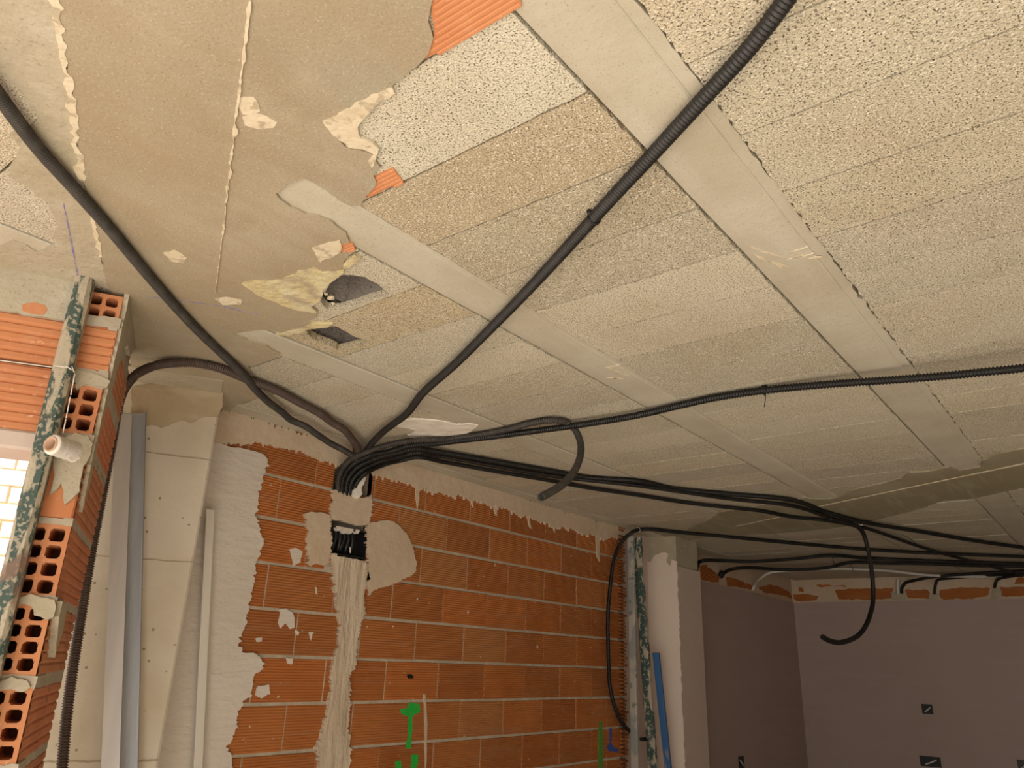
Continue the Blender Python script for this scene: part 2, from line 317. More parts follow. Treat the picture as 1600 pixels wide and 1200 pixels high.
for li in range(5):
    y0, y1 = JOIST[li] + JW, JOIST[li + 1]
    if li == 1: y1 -= .024
    elif li >= 2: y1 -= .010
    off = LANE_OFF[li]; x = off - .2033 * 14
    for k in range(52):
        r = random.Random(li * 100 + k); xa, xb = x + k * .2033, x + (k + 1) * .2033
        if xb < -1.6 or xa > 8.0: continue
        if li == 4 and xa > 6.6: pass
        g = r.uniform(.0016, .0038); z = HC + r.uniform(0, .0018); tl = [r.uniform(-.0008, .0008) for _ in range(2)]
        big = .007 if li == 1 else .003
        c = [Vector((xa + g, y0 + .0065, z)), Vector((xb - g, y0 + .0065, z)), Vector((xb - g, y1 - .004, z)), Vector((xa + g, y1 - .004, z))]
        outl = jag(c[0], c[1], .002, r) + jag(c[1], c[2], .0016, r, 30) + jag(c[2], c[3], big * .6, r, 16) + jag(c[3], c[0], .0016, r, 30)
        for p in outl: p.z += tl[0] * (p.y - y0) * 2 + tl[1] * (p.x - xa) * 4
        tv = r.uniform(.86, 1.08); br = r.random(); ti = (tv, tv * (1 - .035 * br), tv * (1 - .09 * br))
        if (li, k) == (2, 14): ti = (.86, .78, .68)
        if (li, k) == (2, 13): ti = (1.10, 1.11, 1.12)
        if (li, k) == (2, 15): ti = (.84, .81, .76)
        if (li == 3 and abs(xa - 1.172) < .02): ti = (.92, .84, .71)
        cx = (xa + xb) / 2; hol = None
        if li == 3:
            for H in (H1, H2):
                hc = sum((p.x for p in H)) / len(H)
                if xa < hc < xb: hol = clampin(H, xa, xb, y0, y1)
        if not hol: blk.plate(outl, DN, 0, .06, ti); continue
        hr = flat(ragged(hol, .01, .003, k), DN, Vector((0, 0, z))); hr = [Vector((p.x, p.y, z)) for p in hr]
        tris = tessellate_polygon([outl, hr]); allp = outl + hr; fs = []
        for t in tris:
            a, b, cc = (allp[i] for i in t); fs.append(tuple(t) if (b - a).cross(cc - a).z < 0 else tuple(reversed(t)))
        n = len(outl); base = len(allp); topv = [p + Vector((0, 0, .06)) for p in outl]; rim = [Vector((p.x, p.y, z + .022)) for p in hr]
        fs += [(i, (i + 1) % n, base + (i + 1) % n, base + i) for i in range(n)]
        h0 = n; rb = base + n; hn = len(hr)
        fs += [(h0 + i, rb + i, rb + (i + 1) % hn, h0 + (i + 1) % hn) for i in range(hn)]
        blk.add(allp + topv + rim, fs, ti)
        # hollow of the block: sloping cell walls and roof
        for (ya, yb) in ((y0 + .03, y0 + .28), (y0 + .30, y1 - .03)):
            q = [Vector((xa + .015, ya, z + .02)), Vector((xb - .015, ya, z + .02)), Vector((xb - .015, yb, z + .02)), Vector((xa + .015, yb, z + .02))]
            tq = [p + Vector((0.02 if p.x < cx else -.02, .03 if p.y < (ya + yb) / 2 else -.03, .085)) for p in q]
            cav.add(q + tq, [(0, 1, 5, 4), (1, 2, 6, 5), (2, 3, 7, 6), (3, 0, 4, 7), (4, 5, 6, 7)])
ceil = struct(blk.build('ceiling', M['block']), 'ceiling of porous concrete infill blocks between joists')
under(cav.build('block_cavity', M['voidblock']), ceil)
m = MB(); m.box((-1.6, -1.2, HC + .125), (9.8, 0, 0), (0, 4.0, 0), (0, 0, .004)); o = under(m.build('joint_shadow_board', M['void']), ceil)
# lumps of rubble sitting in the first broken block
m = MB()
for (x, y, s) in ((516, 465, .016), (509, 459, .011), (521, 474, .009)):
    p = onz(x, y, HC + .012); r = random.Random(x); V = [p + Vector((r.uniform(.5, 1) * s * a, r.uniform(.5, 1) * s * b, r.uniform(.4, .9) * s * c)) for a, b, c in ((1, 0, 0), (0, 1, 0), (-1, 0, 0), (0, -1, 0), (0, 0, 1), (0, 0, -1))]
    m.add(V, [(0, 1, 4), (1, 2, 4), (2, 3, 4), (3, 0, 4), (1, 0, 5), (2, 1, 5), (3, 2, 5), (0, 3, 5)])
under(m.build('rubble_lump', M['cream']), ceil)

# ---- precast joists
JLAB = [None, None, 'wide precast concrete joist crossed by the thick diagonal conduit', 'precast concrete joist in the middle with a broken pointed tip', 'precast concrete joist beside the broken blocks', 'precast concrete joist hugging the brick wall']
for i, y in enumerate(JOIST):
    m = MB(); r = random.Random(50 + i); xs = [-1.6 + .12 * k for k in range(81)]
    z0 = HC - .001
    prof = [(y, z0 + .05), (y, z0 + .003), (y + .004, z0), (y + .102, z0), (y + JW, z0 + .002), (y + JW, z0 + .05)]
    if i == 4: prof[3] = (y + .118, z0); prof[4] = (y + JW + .006, z0 + .003); prof[5] = (y + JW + .006, z0 + .05)
    vs = []; 
    for x in xs: vs += [(x, a + r.uniform(-.0008, .0008), b + (r.uniform(0, .0012) if 0 < j < 5 else 0)) for j, (a, b) in enumerate(prof)]
    n = len(prof); fs = [(k * n + j, k * n + j + 1, (k + 1) * n + j + 1, (k + 1) * n + j) for k in range(len(xs) - 1) for j in range(n - 1)]
    m.add(vs, fs); j_ = struct(m.build('ceiling_beam', M['joist']), JLAB[i])
    if i == 2:    # grout lip along its right edge
        m = MB(); e0 = Vector((-1.0, y - .024, HC + .004)); e1 = Vector((5.4, y - .024, HC + .004))
        edge = ragged([e0, e1], .015, .0035, 3, False); m.plate(flat(edge + [Vector((5.4, y + .001, HC)), Vector((-1.0, y + .001, HC))], DN, Vector((0, 0, HC + .004))), DN, 0, .03)
        under(m.build('grout_lip', M['joist']), j_)
    if i == 3:
        m = MB(); e0 = Vector((-.4, y - .012, HC + .002)); e1 = Vector((5.4, y - .012, HC + .002))
        edge = ragged([e0, e1], .02, .002, 4, False); m.plate(flat(edge + [Vector((5.4, y + .001, HC)), Vector((-.4, y + .001, HC))], DN, Vector((0, 0, HC + .002))), DN, 0, .03)
        under(m.build('grout_lip', M['joist']), j_)
    if i in (2, 3):   # white plaster scratches
        m = MB(); S = [((1170, 384), (1192, 392)), ((1178, 397), (1200, 408)), ((1190, 392), (1224, 402)), ((1200, 408), (1232, 417)), ((1226, 398), (1262, 386)), ((1230, 406), (1272, 396)), ((1240, 394), (1262, 402)), ((1262, 404), (1284, 402)), ((1212, 412), (1224, 420))] if i == 2 else [((945, 575), (968, 570)), ((940, 572), (985, 588)), ((948, 590), (975, 592)), ((955, 594), (962, 590))]
        for q, (a, b) in enumerate(S):
            A, Bq = onz(*a, HC - .001), onz(*b, HC - .001); d = (Bq - A).normalized(); s_ = Vector((-d.y, d.x, 0)) * (.0035 if i == 2 else .004)
            m.plate(flat(ragged([A, (A + Bq) / 2 + s_, Bq, (A + Bq) / 2 - s_], .012, .002, q), DN, A), DN, .0006, .003)
        under(m.build('plaster_scratch', M['cream']), j_)

# ---- smooth cast concrete bands (flat beams) with ragged edges, 8 mm proud of the blocks
ZB = HC - .006
band1 = [tuple(bl(-1.1, .306, ZB)), (84, 0), (98, 75), (112, 150), (125, 266), (140, 320), (153, 372), (167, 447), (190, 480), (205, 575), (215, 640), (345, 660), (362, 640), (373, 631), (412, 621), (400, 603), (387, 572), (427, 561), (436, 553),
         (425, 546), (415, 541), (378, 528), (362, 522), (380, 519), (408, 515), (440, 520), (470, 512), (490, 499), (497, 488), (487, 479), (500, 468), (506, 452), (516, 440), (531, 428), (538, 406), (552, 396), (540, 394), (506, 402), (496, 392), (512, 386), (546, 379), (545, 374), (535, 360), (515, 345),
         (480, 335), (455, 325), (440, 312), (430, 303), (452, 288), (475, 280), (495, 288), (512, 300), (527, 313), (548, 322), (566, 322), (572, 307), (588, 290), (586, 270), (594, 262), (580, 242), (560, 235), (540, 230), (522, 212), (510, 190), (540, 172), (580, 153), (612, 135), (640, 112), (658, 98), (668, 86), (676, 60), (670, 35), (672, 10), (690, -40), tuple(bl(.0, -.42, ZB)), tuple(bl(-1.1, -.36, ZB))]
m = MB(); zplate(m, band1, ZB, .012, 1, .0028, .010)
cb1 = struct(m.build('ceiling_beam_cast', M['cast']), 'smooth brown cast concrete band with a ragged edge')
band2 = [tuple(bl(-1.1, .66, ZB)), tuple(bl(-1.1, .309, ZB)), (84, 0), (98, 75), (112, 150), (125, 266), (140, 320), (153, 372), (167, 447), (120, 447), (0, 428), (-160, 400), (-160, 330), (-60, 372), (0, 384), (20, 376), (38, 382), (60, 394), (78, 384), (92, 381), (82, 368), (90, 352), (75, 318), (40, 290), (12, 276), (20, 255), (32, 232), (14, 208), (40, 200), (60, 188), (44, 160), (30, 140), (0, 116), tuple(bl(1.1, .62, ZB)), tuple(bl(.5, .70, ZB))]
m = MB(); zplate(m, band2, HC - .003, .012, 2, .003, .012)
cb2 = struct(m.build('ceiling_beam_cast', M['castgrey']), 'grey patchy mortar band in the upper left corner')
band3 = [(1010, 828), (1064, 835), (1085, 822), (1108, 814), (1125, 801), (1160, 796), (1215, 784), (1258, 779), (1290, 781), (1312, 777), (1332, 766), (1372, 757), (1411, 747), (1421, 739), (1450, 738), (1483, 730), (1497, 736), (1532, 730), (1536, 720), (1566, 708), (1600, 702), tuple(bl(1.2, -2.95, ZB)), tuple(bl(.3, -3.0, ZB)), tuple(bl(-.6, -2.94, ZB)), tuple(bl(-.6, -3.66, ZB)), tuple(bl(.5, -3.6, ZB)), tuple(bl(1.4, -3.68, ZB)), (1600, 762), (1562, 770), (1524, 779), (1476, 782), (1428, 798), (1359, 815), (1300, 826), (1222, 833), (1153, 836), (1100, 840), (1060, 846)]
m = MB(); zplate(m, band3, ZB, .012, 3, .006, .02)
cb3 = struct(m.build('ceiling_beam_cast', M['olive']), 'olive brown cast concrete band across the far ceiling')

def seam(mb, a, b, wd, z, seed, amp=.0025, t=.003):
    A, Bq = onz(*a, z), onz(*b, z); d = (Bq - A).normalized(); s_ = Vector((-d.y, d.x, 0)) * wd
    e1 = ragged([A + s_, Bq + s_], .01, amp, seed, False); e2 = ragged([Bq - s_, A - s_], .01, amp, seed + 1, False)
    mb.plate(flat(e1 + e2, DN, A), DN, t, .004)
m = MB(); seam(m, (391, 0), (347, 372), .0018, ZB, 11); seam(m, (347, 372), (337, 457), .0008, ZB, 12, .001); under(m.build('formwork_seam', M['cream']), cb1)
m = MB(); seam(m, (1280, 791), (1610, 722), .006, ZB, 13, .002); seam(m, (1150, 822), (1225, 806), .003, ZB, 14, .002); under(m.build('formwork_seam', M['cream']), cb3)
m = MB()
seam(m, (83, -10), (98, 75), .006, HC - .004, 15, .005); seam(m, (98, 75), (112, 150), .005, HC - .004, 16, .005); seam(m, (112, 150), (128, 280), .007, HC - .004, 17, .006); seam(m, (140, 315), (158, 400), .005, HC - .004, 18, .004)
for q, pl in enumerate([[(95, -4), (110, 3), (120, 12), (126, 28), (116, 31), (103, 22)], [(112, 100), (130, 108), (134, 121), (128, 126), (137, 136), (128, 141), (116, 128)], [(116, 140), (130, 148), (137, 158), (126, 166), (122, 190), (134, 205), (137, 222), (144, 238), (142, 262), (136, 276), (126, 262), (120, 200)],
                        [(130, 280), (144, 290), (150, 304), (166, 308), (182, 320), (170, 326), (156, 345), (146, 336), (138, 310)], [(140, 330), (152, 350), (165, 362), (174, 366), (168, 372), (176, 382), (166, 392), (158, 378), (148, 352)], [(162, 372), (176, 386), (172, 399), (164, 396)], [(166, 400), (178, 409), (173, 418), (165, 412)], [(166, 424), (182, 422), (180, 434), (185, 446), (174, 452), (168, 440)]]):
    zplate(m, pl, HC - .004, .008, 20 + q, .003, .008)
under(m.build('plaster_lump', M['cream']), cb2)
m = MB()
for q, pl in enumerate([[(372, 152), (384, 151), (398, 153), (407, 165), (408, 174), (392, 180), (376, 178)], [(378, 182), (400, 177), (420, 182), (432, 191), (424, 200), (404, 202), (384, 195)], [(255, 395), (275, 391), (290, 402), (288, 411), (268, 409)], [(336, 467), (352, 464), (378, 469), (374, 476), (348, 477)]]): zplate(m, pl, ZB - .0008, .004, 40 + q, .003, .008)
zplate(m, crop(400, 0, 3.2, [(340, 608), (400, 575), (450, 548), (560, 488), (680, 442), (692, 468), (640, 505), (590, 545), (540, 590), (500, 640), (520, 690), (580, 718), (612, 740), (604, 795), (580, 835), (556, 805), (588, 772), (540, 748), (470, 733), (420, 703), (372, 662)]), ZB - .001, .006, 45, .003, .008)
under(m.build('lime_patch', M['cream']), cb1)
m = MB()
for q, pl in enumerate([[(378, 444), (396, 437), (418, 440), (440, 436), (466, 424), (492, 418), (506, 426), (524, 424), (548, 418), (562, 404), (556, 398), (540, 408), (534, 430), (516, 442), (506, 455), (498, 470), (486, 480), (496, 490), (468, 486), (440, 478), (424, 470), (404, 462)], [(432, 524), (452, 516), (474, 512), (492, 506), (520, 506), (508, 512), (486, 514), (470, 520), (448, 525)]]): zplate(m, pl, HC - .007, .008, 50 + q, .003, .008)
under(m.build('yellow_lime_smear', M['foam']), cb1)
m = MB(); zplate(m, [(486, 388), (500, 384), (530, 376), (533, 382), (532, 396), (512, 404), (500, 410), (494, 398)], HC - .008, .006, 56, .002, .008); under(m.build('lime_patch', M['cream']), cb1)
m = MB(); seam(m, (225, 462), (345, 478), .0016, ZB, 60, .001, .0005); seam(m, (345, 478), (405, 492), .003, ZB, 61, .002, .0005); under(m.build('chalk_line', M['chalk']), cb1)
m = MB(); seam(m, (99, 317), (108, 360), .0014, HC - .003, 62, .0008, .0005); seam(m, (108, 360), (122, 432), .0016, HC - .003, 63, .0008, .0005); under(m.build('chalk_line', M['chalk']), cb2)
# white plaster dab under the cables
m = MB(); zplate(m, [(610, 664), (628, 657), (648, 655), (668, 656), (690, 659), (712, 664), (733, 662), (747, 665), (737, 673), (722, 683), (700, 685), (676, 684), (656, 690), (636, 680), (652, 675), (640, 670), (626, 668)], HC - .004, .008, 70, .004, .012); under(m.build('white_plaster_dab', M['limewhite']), ceil)
# clay filler tiles showing where the cast band stops
def clay(px, seed):
    m = MB(); P = [onz(x, y, HC - .003) for x, y in px]; R = flat(ragged(P, .012, .0015, seed), DN, P[0]); m.plate(R, DN, 0, .02)
    ys = [p.y for p in P]; 
    return m
def ridged_tile(px, seed, pitch=.0095):
    """tile underside with fine ribs running along y, clipped to its broken outline"""
    P = [onz(x, y, HC - .003) for x, y in px]; m = clay(px, seed)
    xs0, xs1 = min(p.x for p in P), max(p.x for p in P); k = int((xs1 - xs0) / pitch)
    for j in range(k + 1):
        x = xs0 + j * pitch + .004; hits = []
        for a, b in zip(P, P[1:] + P[:1]):
            if (a.x - x) * (b.x - x) < 0: hits.append(a.y + (b.y - a.y) * (x - a.x) / (b.x - a.x))
        hits.sort()
        for a, b in zip(hits[::2], hits[1::2]):
            if b - a > .01: m.bev((x, a + .003, HC - .001), (.0062, 0, 0), (0, b - a - .006, 0), (0, 0, -.003), .001, (1.06, 1.06, 1.06))
    return m
for q, px in enumerate([[(664, 93), (678, 58), (672, 0), (700, -60), (812, -40), (814, 10)], [(572, 310), (586, 276), (614, 262), (630, 284)], [(508, 398), (514, 384), (536, 376), (551, 380), (555, 391), (536, 396)]]):
    under(ridged_tile(px, 80 + q).build('clay_filler_tile', M['clay']), ceil)

# ---- brick wall
def brick_mesh(x0, x1, y, z0, z1, cut=None, phase=2.43, rows=None):
    m = MB()
    k = int(math.floor((z0 + .0055) / .1673)) ; 
    for row in range(-12, 7):
        za = -.0070 + row * .1673 + .006; zb = za + .1553
        if zb < z0 or za > z1: continue
        zb = min(zb, z1); za = max(za, z0); off = phase + (0 if row % 2 else .1635)
        for c in range(-12, 22):
            r = random.Random(row * 77 + c * 13 + int(y * 10)); a = off + c * .3275 + .003; b = a + .3225
            a2, b2 = max(a, x0), min(b, x1)
            if b2 - a2 < .01: continue
            segs = [(a2, b2)]
            if cut and za < cut[3] and zb > cut[2]:
                segs = [(p, q) for p, q in ((a2, min(b2, cut[0])), (max(a2, cut[1]), b2)) if q - p > .01]
            for p, q in segs:
                tv = r.uniform(.84, 1.12); gr = r.uniform(-.05, .07); dy = r.uniform(-.002, .002)
                if r.random() < .08: tv, gr = 1.0, .22
                m.bev((p, y + .03, za + r.uniform(-.001, .001)), (q - p, 0, 0), (0, 0, zb - za), (0, -.03 + dy, 0), .0025, (tv, tv * (1 + gr), tv * (1 + 2.2 * gr)))
    return m
NX0, NX1, NZ0, NZ1 = 2.035, 2.25, .392, .835
wall = struct(brick_mesh(1.30, 4.38, YW, ZF, HC, (NX0, NX1, NZ0, NZ1)).build('wall_front', M['brick']), 'orange hollow brick wall with grey mortar joints')
m = MB()
for (xa, xb, za, zb) in ((1.30, NX0, ZF, HC + .14), (NX1, 4.385, ZF, HC + .14), (NX0, NX1, ZF, NZ0), (NX0, NX1, NZ1, HC + .14)): m.box((xa, YW + .004, za), (xb - xa, 0, 0), (0, .10, 0), (0, 0, zb - za))
m.box((NX0, YW + .07, NZ0), (NX1 - NX0, 0, 0), (0, .03, 0), (0, 0, NZ1 - NZ0))
under(m.build('mortar_bed', M['mortar']), wall)
WP = lambda name, mt, polys, t, amp=.004, step=.012, s0=100, spike=0.0: under(_wp(polys, t, amp, step, s0, spike).build(name, M[mt]), wall)
def _wp(polys, t, amp, step, s0, spike):
    m = MB()
    for q, p in enumerate(polys): wplate(m, p, t, s0 + q, amp, step, YW, spike)
    return m
# beige plaster along the ceiling line
WP('plaster_band', 'plaster', [[(320, 632)] + [(350, 640), (420, 660), (505, 684), (548, 697), (560, 718), (534, 726), (520, 724), (505, 720), (490, 716), (470, 706), (455, 702), (440, 700), (424, 698), (412, 694), (392, 693), (362, 694), (330, 694)],
                               [(585, 706), (640, 722), (760, 760), (860, 792), (985, 829), (985, 840), (968, 841), (955, 838), (942, 843), (922, 834), (908, 836), (898, 828), (880, 822), (868, 824), (846, 815), (836, 813), (822, 804), (812, 806), (792, 795), (776, 790), (764, 790), (748, 782), (735, 783), (716, 772), (704, 776), (690, 768), (676, 771), (664, 762), (655, 766), (640, 757), (628, 754), (612, 750), (600, 744), (588, 742), (578, 738)]], .010, .003, .0055, 100, .028)
WP('plaster_drip', 'plaster', [[(648, 752), (653, 752), (654, 780), (651, 795), (649, 780)], [(735, 780), (739, 780), (738, 793)], [(770, 788), (776, 788), (775, 806), (772, 800)], [(822, 804), (826, 806), (829, 826), (826, 822)], [(862, 820), (867, 822), (866, 832)], [(930, 838), (936, 838), (936, 878), (932, 870)]], .006, .001, .008, 130)
# white plaster beside the concrete column
WP('white_plaster', 'white', [[(300, 690), (336, 693), (362, 700), (384, 702), (404, 708), (415, 717), (416, 728), (412, 740), (405, 757), (402, 778), (398, 800), (393, 806), (400, 812), (404, 830), (409, 847), (403, 866), (397, 880), (396, 900), (391, 925), (385, 950), (382, 975), (374, 996), (370, 1010), (378, 1020), (394, 1020), (402, 1024), (410, 1036), (404, 1050), (396, 1052), (392, 1064), (389, 1078), (388, 1090), (376, 1094), (371, 1110), (365, 1136), (358, 1158), (351, 1168), (359, 1178), (360, 1200), (340, 1500), (335, 2100), (180, 2100), (235, 1200), (270, 900)]], .012, .003, .0055, 140, .012)
# smeared chase running down from the box, patches round the box
WP('mortar_seam', 'chase', [[(514, 866), (517, 880), (520, 925), (527, 972), (525, 1012), (515, 1045), (515, 1075), (507, 1112), (502, 1140), (492, 1165), (496, 1200), (470, 1700), (462, 2100), (520, 2100), (528, 1700), (543, 1200), (545, 1170), (540, 1137), (544, 1105), (544, 1060), (552, 1040), (555, 1005), (560, 975), (569, 960), (565, 945), (569, 915), (572, 880)]], .014, .005, .0055, 150, .012)
WP('plaster_patch', 'plaster', [[(474, 803), (482, 800), (498, 800), (515, 806), (516, 822), (514, 866), (512, 880), (506, 884), (492, 880), (482, 886), (478, 868), (476, 840), (480, 830)],
                                [(572, 818), (590, 815), (605, 812), (620, 820), (634, 836), (640, 850), (644, 862), (648, 880), (648, 892), (640, 900), (628, 905), (610, 914), (596, 917), (582, 922), (576, 930), (570, 912), (572, 880), (571, 846)],
                                [(519, 767), (528, 765), (536, 766), (545, 770), (552, 776), (562, 779), (572, 778), (578, 773), (580, 800), (575, 818), (560, 822), (540, 817), (514, 810)],
                                [(514, 868), (530, 870), (550, 874), (571, 878), (575, 905), (560, 915), (530, 905), (516, 895)]], .011, .003, .0055, 160, .012)
WP('plaster_splash', 'white', [[(437, 952), (446, 951), (456, 956), (460, 966), (459, 980), (452, 982), (446, 974), (438, 982), (434, 974), (437, 962)], [(461, 984), (467, 986), (465, 994), (460, 990)], [(482, 988), (490, 987), (486, 1000)], [(399, 997), (408, 996), (408, 1003), (400, 1003)], [(447, 1028), (458, 1029), (456, 1038), (449, 1037)], [(402, 1072), (420, 1070), (422, 1084), (408, 1090), (398, 1086)], [(491, 915), (494, 918), (495, 930), (492, 926)], [(452, 858), (462, 856), (472, 862), (468, 880), (458, 884)], [(838, 1008), (841, 1010), (839, 1014)], [(729, 954), (732, 955), (731, 960)]], .003, .0025, .006, 180)
WP('paint_mark', 'green', [[(625, 1108), (634, 1107), (640, 1098), (655, 1100), (656, 1112), (648, 1116), (644, 1121), (644, 1140), (642, 1160), (641, 1170), (634, 1169), (637, 1150), (638, 1120), (628, 1116)], [(618, 1190), (626, 1188), (628, 1204), (626, 1240), (618, 1230)], [(643, 1180), (653, 1178), (653, 1192), (648, 1204), (646, 1230), (640, 1228), (642, 1200)]], .0012, .0012, .006, 200)
WP('paint_mark', 'greendull', [[(936, 1128), (941, 1126), (942, 1160), (942, 1240), (935, 1240), (935, 1160)]], .0012, .001, .01, 210)
WP('paint_mark', 'bluepaint', [[(948, 1166), (954, 1160), (959, 1168), (966, 1170), (966, 1176), (958, 1174), (951, 1174)], [(952, 1138), (956, 1138), (955, 1158), (952, 1160)]], .0012, .001, .006, 212)
WP('hole_shade_patch', 'dark', [[(636, 1054), (642, 1053), (646, 1057), (644, 1060), (637, 1060)]], .0016, .001, .006, 214)  # flat black patch standing for the shade in a small hole
WP('plaster_drip', 'plaster', [[(661, 1085), (664, 1085), (667, 1130), (666, 1190), (664, 1210), (663, 1150)], [(557, 1000), (561, 1000), (558, 1020)]], .003, .0008, .01, 216)
# toothed ends of the bricks where the wall stops, plaster strip and recess behind the posts
m = MB()
for row in range(-11, 6):
    za = -.007 + row * .1673 + .006
    for j in range(7):
        z = za + .004 + j * .0215; r = random.Random(row * 9 + j); m.bev((4.38, YW - .004, z), (.075 + r.uniform(-.02, .012), 0, 0), (0, 0, .013), (0, -.012, 0), .003, (r.uniform(.55, 1.0),) * 3)
    m.bev((4.38, YW + .02, za), (.06, 0, 0), (0, 0, .155), (0, -.025, 0), .003, (.5, .5, .5))
under(m.build('brick_tooth', M['brick']), wall)
m = MB(); m.box((4.38, YW + .03, ZF), (.9, 0, 0), (0, .08, 0), (0, 0, HC + .14 - ZF)); struct(m.build('wall_front_return', M['pink']))

# ---- concrete column at the left of the brick wall
col = MB(); col.bev(bl(3.05, -.012, ZF), LV * .40, Vector((0, 0, HC - ZF)), BV * -.293, .006)
colo = struct(col.build('column', M['column']), 'bare concrete column behind the galvanised profiles')
m = MB(); bplate(m, [(205, 604), (240, 600), (290, 603), (350, 608), (346, 640), (340, 652), (325, 650), (312, 655), (298, 662), (286, 656), (270, 662), (252, 668), (236, 664), (222, 668), (205, 660)], 2.757, .004, 300, .003, .01)
under(m.build('stained_head', M['capital']), colo)
m = MB(); m.bev(bl(2.757, -.008, HC - .002), LV * .38, BV * -.15, Vector((0, 0, -.007)), .002); under(m.build('head_ledge', M['castgrey']), colo)

m = MB()
for (za, h) in ((.615, .004), (.27, .003), (-.315, .005)): m.plate(flat(ragged([bl(2.757, -.011, za), bl(2.757, .36, za), bl(2.757, .36, za + h), bl(2.757, -.011, za + h)], .01, .0015, int(za * 100)), CN, bl(2.757, 0, za)), CN, .0012, .004)
under(m.build('board_line', M['cast']), colo)
# ---- window wall of hollow bricks at the left (facade frame b, l, z)
B0, LE, BT = 2.026, .262, 2.49
wl = MB(); ridge_t = None
def ridged_face(mb, l0, l1, z0, z1, b=B0, pitch=.0233, d=.0045, tint=(1, 1, 1)):
    """brick face towards the room, its ribs real geometry, running along l"""
    n = max(1, round((z1 - z0) / pitch)); p = (z1 - z0) / n; prof = []
    for i in range(n): z = z0 + i * p; prof += [(b + d, z), (b + .001, z + .003), (b, z + .006), (b + .0006, z + p - .006), (b + d, z + p - .002)]
    prof.append((b + d, z1)); prof = [(b + .1, z0)] + prof + [(b + .1, z1)]
    vs = [bl(q, l0, z) for q, z in prof] + [bl(q, l1, z) for q, z in prof]; k = len(prof)
    mb.add(vs, [(i + 1, i, k + i, k + i + 1) for i in range(k - 1)] + [tuple(range(k)), tuple(reversed(range(k, 2 * k)))], tint)
def ridged_side(mb, b0, b1, z0, z1, l=LE, pitch=.0233, d=.004, tint=(1, 1, 1)):
    n = max(1, round((z1 - z0) / pitch)); p = (z1 - z0) / n; prof = []
    for i in range(n): z = z0 + i * p; prof += [(l + d, z), (l + .001, z + .003), (l, z + .006), (l + .0006, z + p - .006), (l + d, z + p - .002)]
    prof.append((l + d, z1)); prof = [(l + .06, z0)] + prof + [(l + .06, z1)]
    vs = [bl(b0, q, z) for q, z in prof] + [bl(b1, q, z) for q, z in prof]; k = len(prof)
    mb.add(vs, [(i, i + 1, k + i + 1, k + i) for i in range(k - 1)], tint)
def holed(mb, inner, l0, l1, z0, z1, nl, nz, depth=.09, b=B0, web=.009, tint=(1, 1, 1)):
    """hollow brick end: open cells going back into the brick"""
    def br(a, c, n):
        s = (c - a - web * (n + 1)) / n; out = [a]
        for i in range(n): out += [a + web * (i + 1) + s * i, a + web * (i + 1) + s * (i + 1)]
        return out + [c]
    Ls, Zs = br(l0, l1, nl), br(z0, z1, nz); r = random.Random(int(z0 * 1000) + 5000)
    def quad(M_, a, c, d, e, hb=0): M_.add([a, c, d, e], [(0, 1, 2, 3)], tint)
    for i in range(len(Ls) - 1):
        for j in range(len(Zs) - 1):
            a, c, za, zb = Ls[i], Ls[i + 1], Zs[j], Zs[j + 1]
            if i % 2 and j % 2:
                h = .0055; oc = [(a + h, za), (c - h, za), (c, za + h), (c, zb - h), (c - h, zb), (a + h, zb), (a, zb - h), (a, za + h)]
                oc = [(p + r.uniform(-.0012, .0012), q + r.uniform(-.0012, .0012)) for p, q in oc]
                fr = [bl(b, p, q) for p, q in oc]; bk = [bl(b + depth, p, q) for p, q in oc]
                mb.add(fr + bk, [(k, (k + 1) % 8, 8 + (k + 1) % 8, 8 + k) for k in range(8)], tint)
                for (cn, k1, k2) in (((a, za), 7, 0), ((c, za), 1, 2), ((c, zb), 3, 4), ((a, zb), 5, 6)):
                    mb.add([bl(b, *cn), fr[k1], fr[k2]], [(0, 1, 2)], tint)
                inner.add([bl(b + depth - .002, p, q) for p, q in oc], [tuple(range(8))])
            else: quad(mb, bl(b, c, za), bl(b, a, za), bl(b, a, zb), bl(b, c, zb))
    for (P, Q) in (((l0, z0), (l1, z0)), ((l1, z1), (l0, z1)), ((l0, z1), (l0, z0)), ((l1, z0), (l1, z1))):
        mb.add([bl(b, *P), bl(b, *Q), bl(b + .1, *Q), bl(b + .1, *P)], [(0, 1, 2, 3)], tint)
inner = MB(); LP = .385
# wall face above the window
ridged_face(wl, LE, 3.6, .640, .757); ridged_face(wl, .378, 3.6, .470, .630, tint=(.97, .95, .95)); ridged_face(wl, LE + .03, LP, .763, .78, tint=(.9, .9, .9))
holed(wl, inner, LE + .004, .348, .772, .848, 2, 2)
holed(wl, inner, LE + .003, .352, .478, .600, 2, 3)
holed(wl, inner, LE + .002, .352, .100, .262, 2, 4)
holed(wl, inner, LE + .004, .354, -.062, .086, 2, 4)
z = -.085
while z > ZF + .2:
    holed(wl, inner, LE + .003, .353, z - .15, z, 2, 4); z -= .167
wl.bev(bl(B0 + .1, LE + .003, .275), LV * .115, Vector((0, 0, .165)), BV * -.1, .004, (1.0, .95, .9))
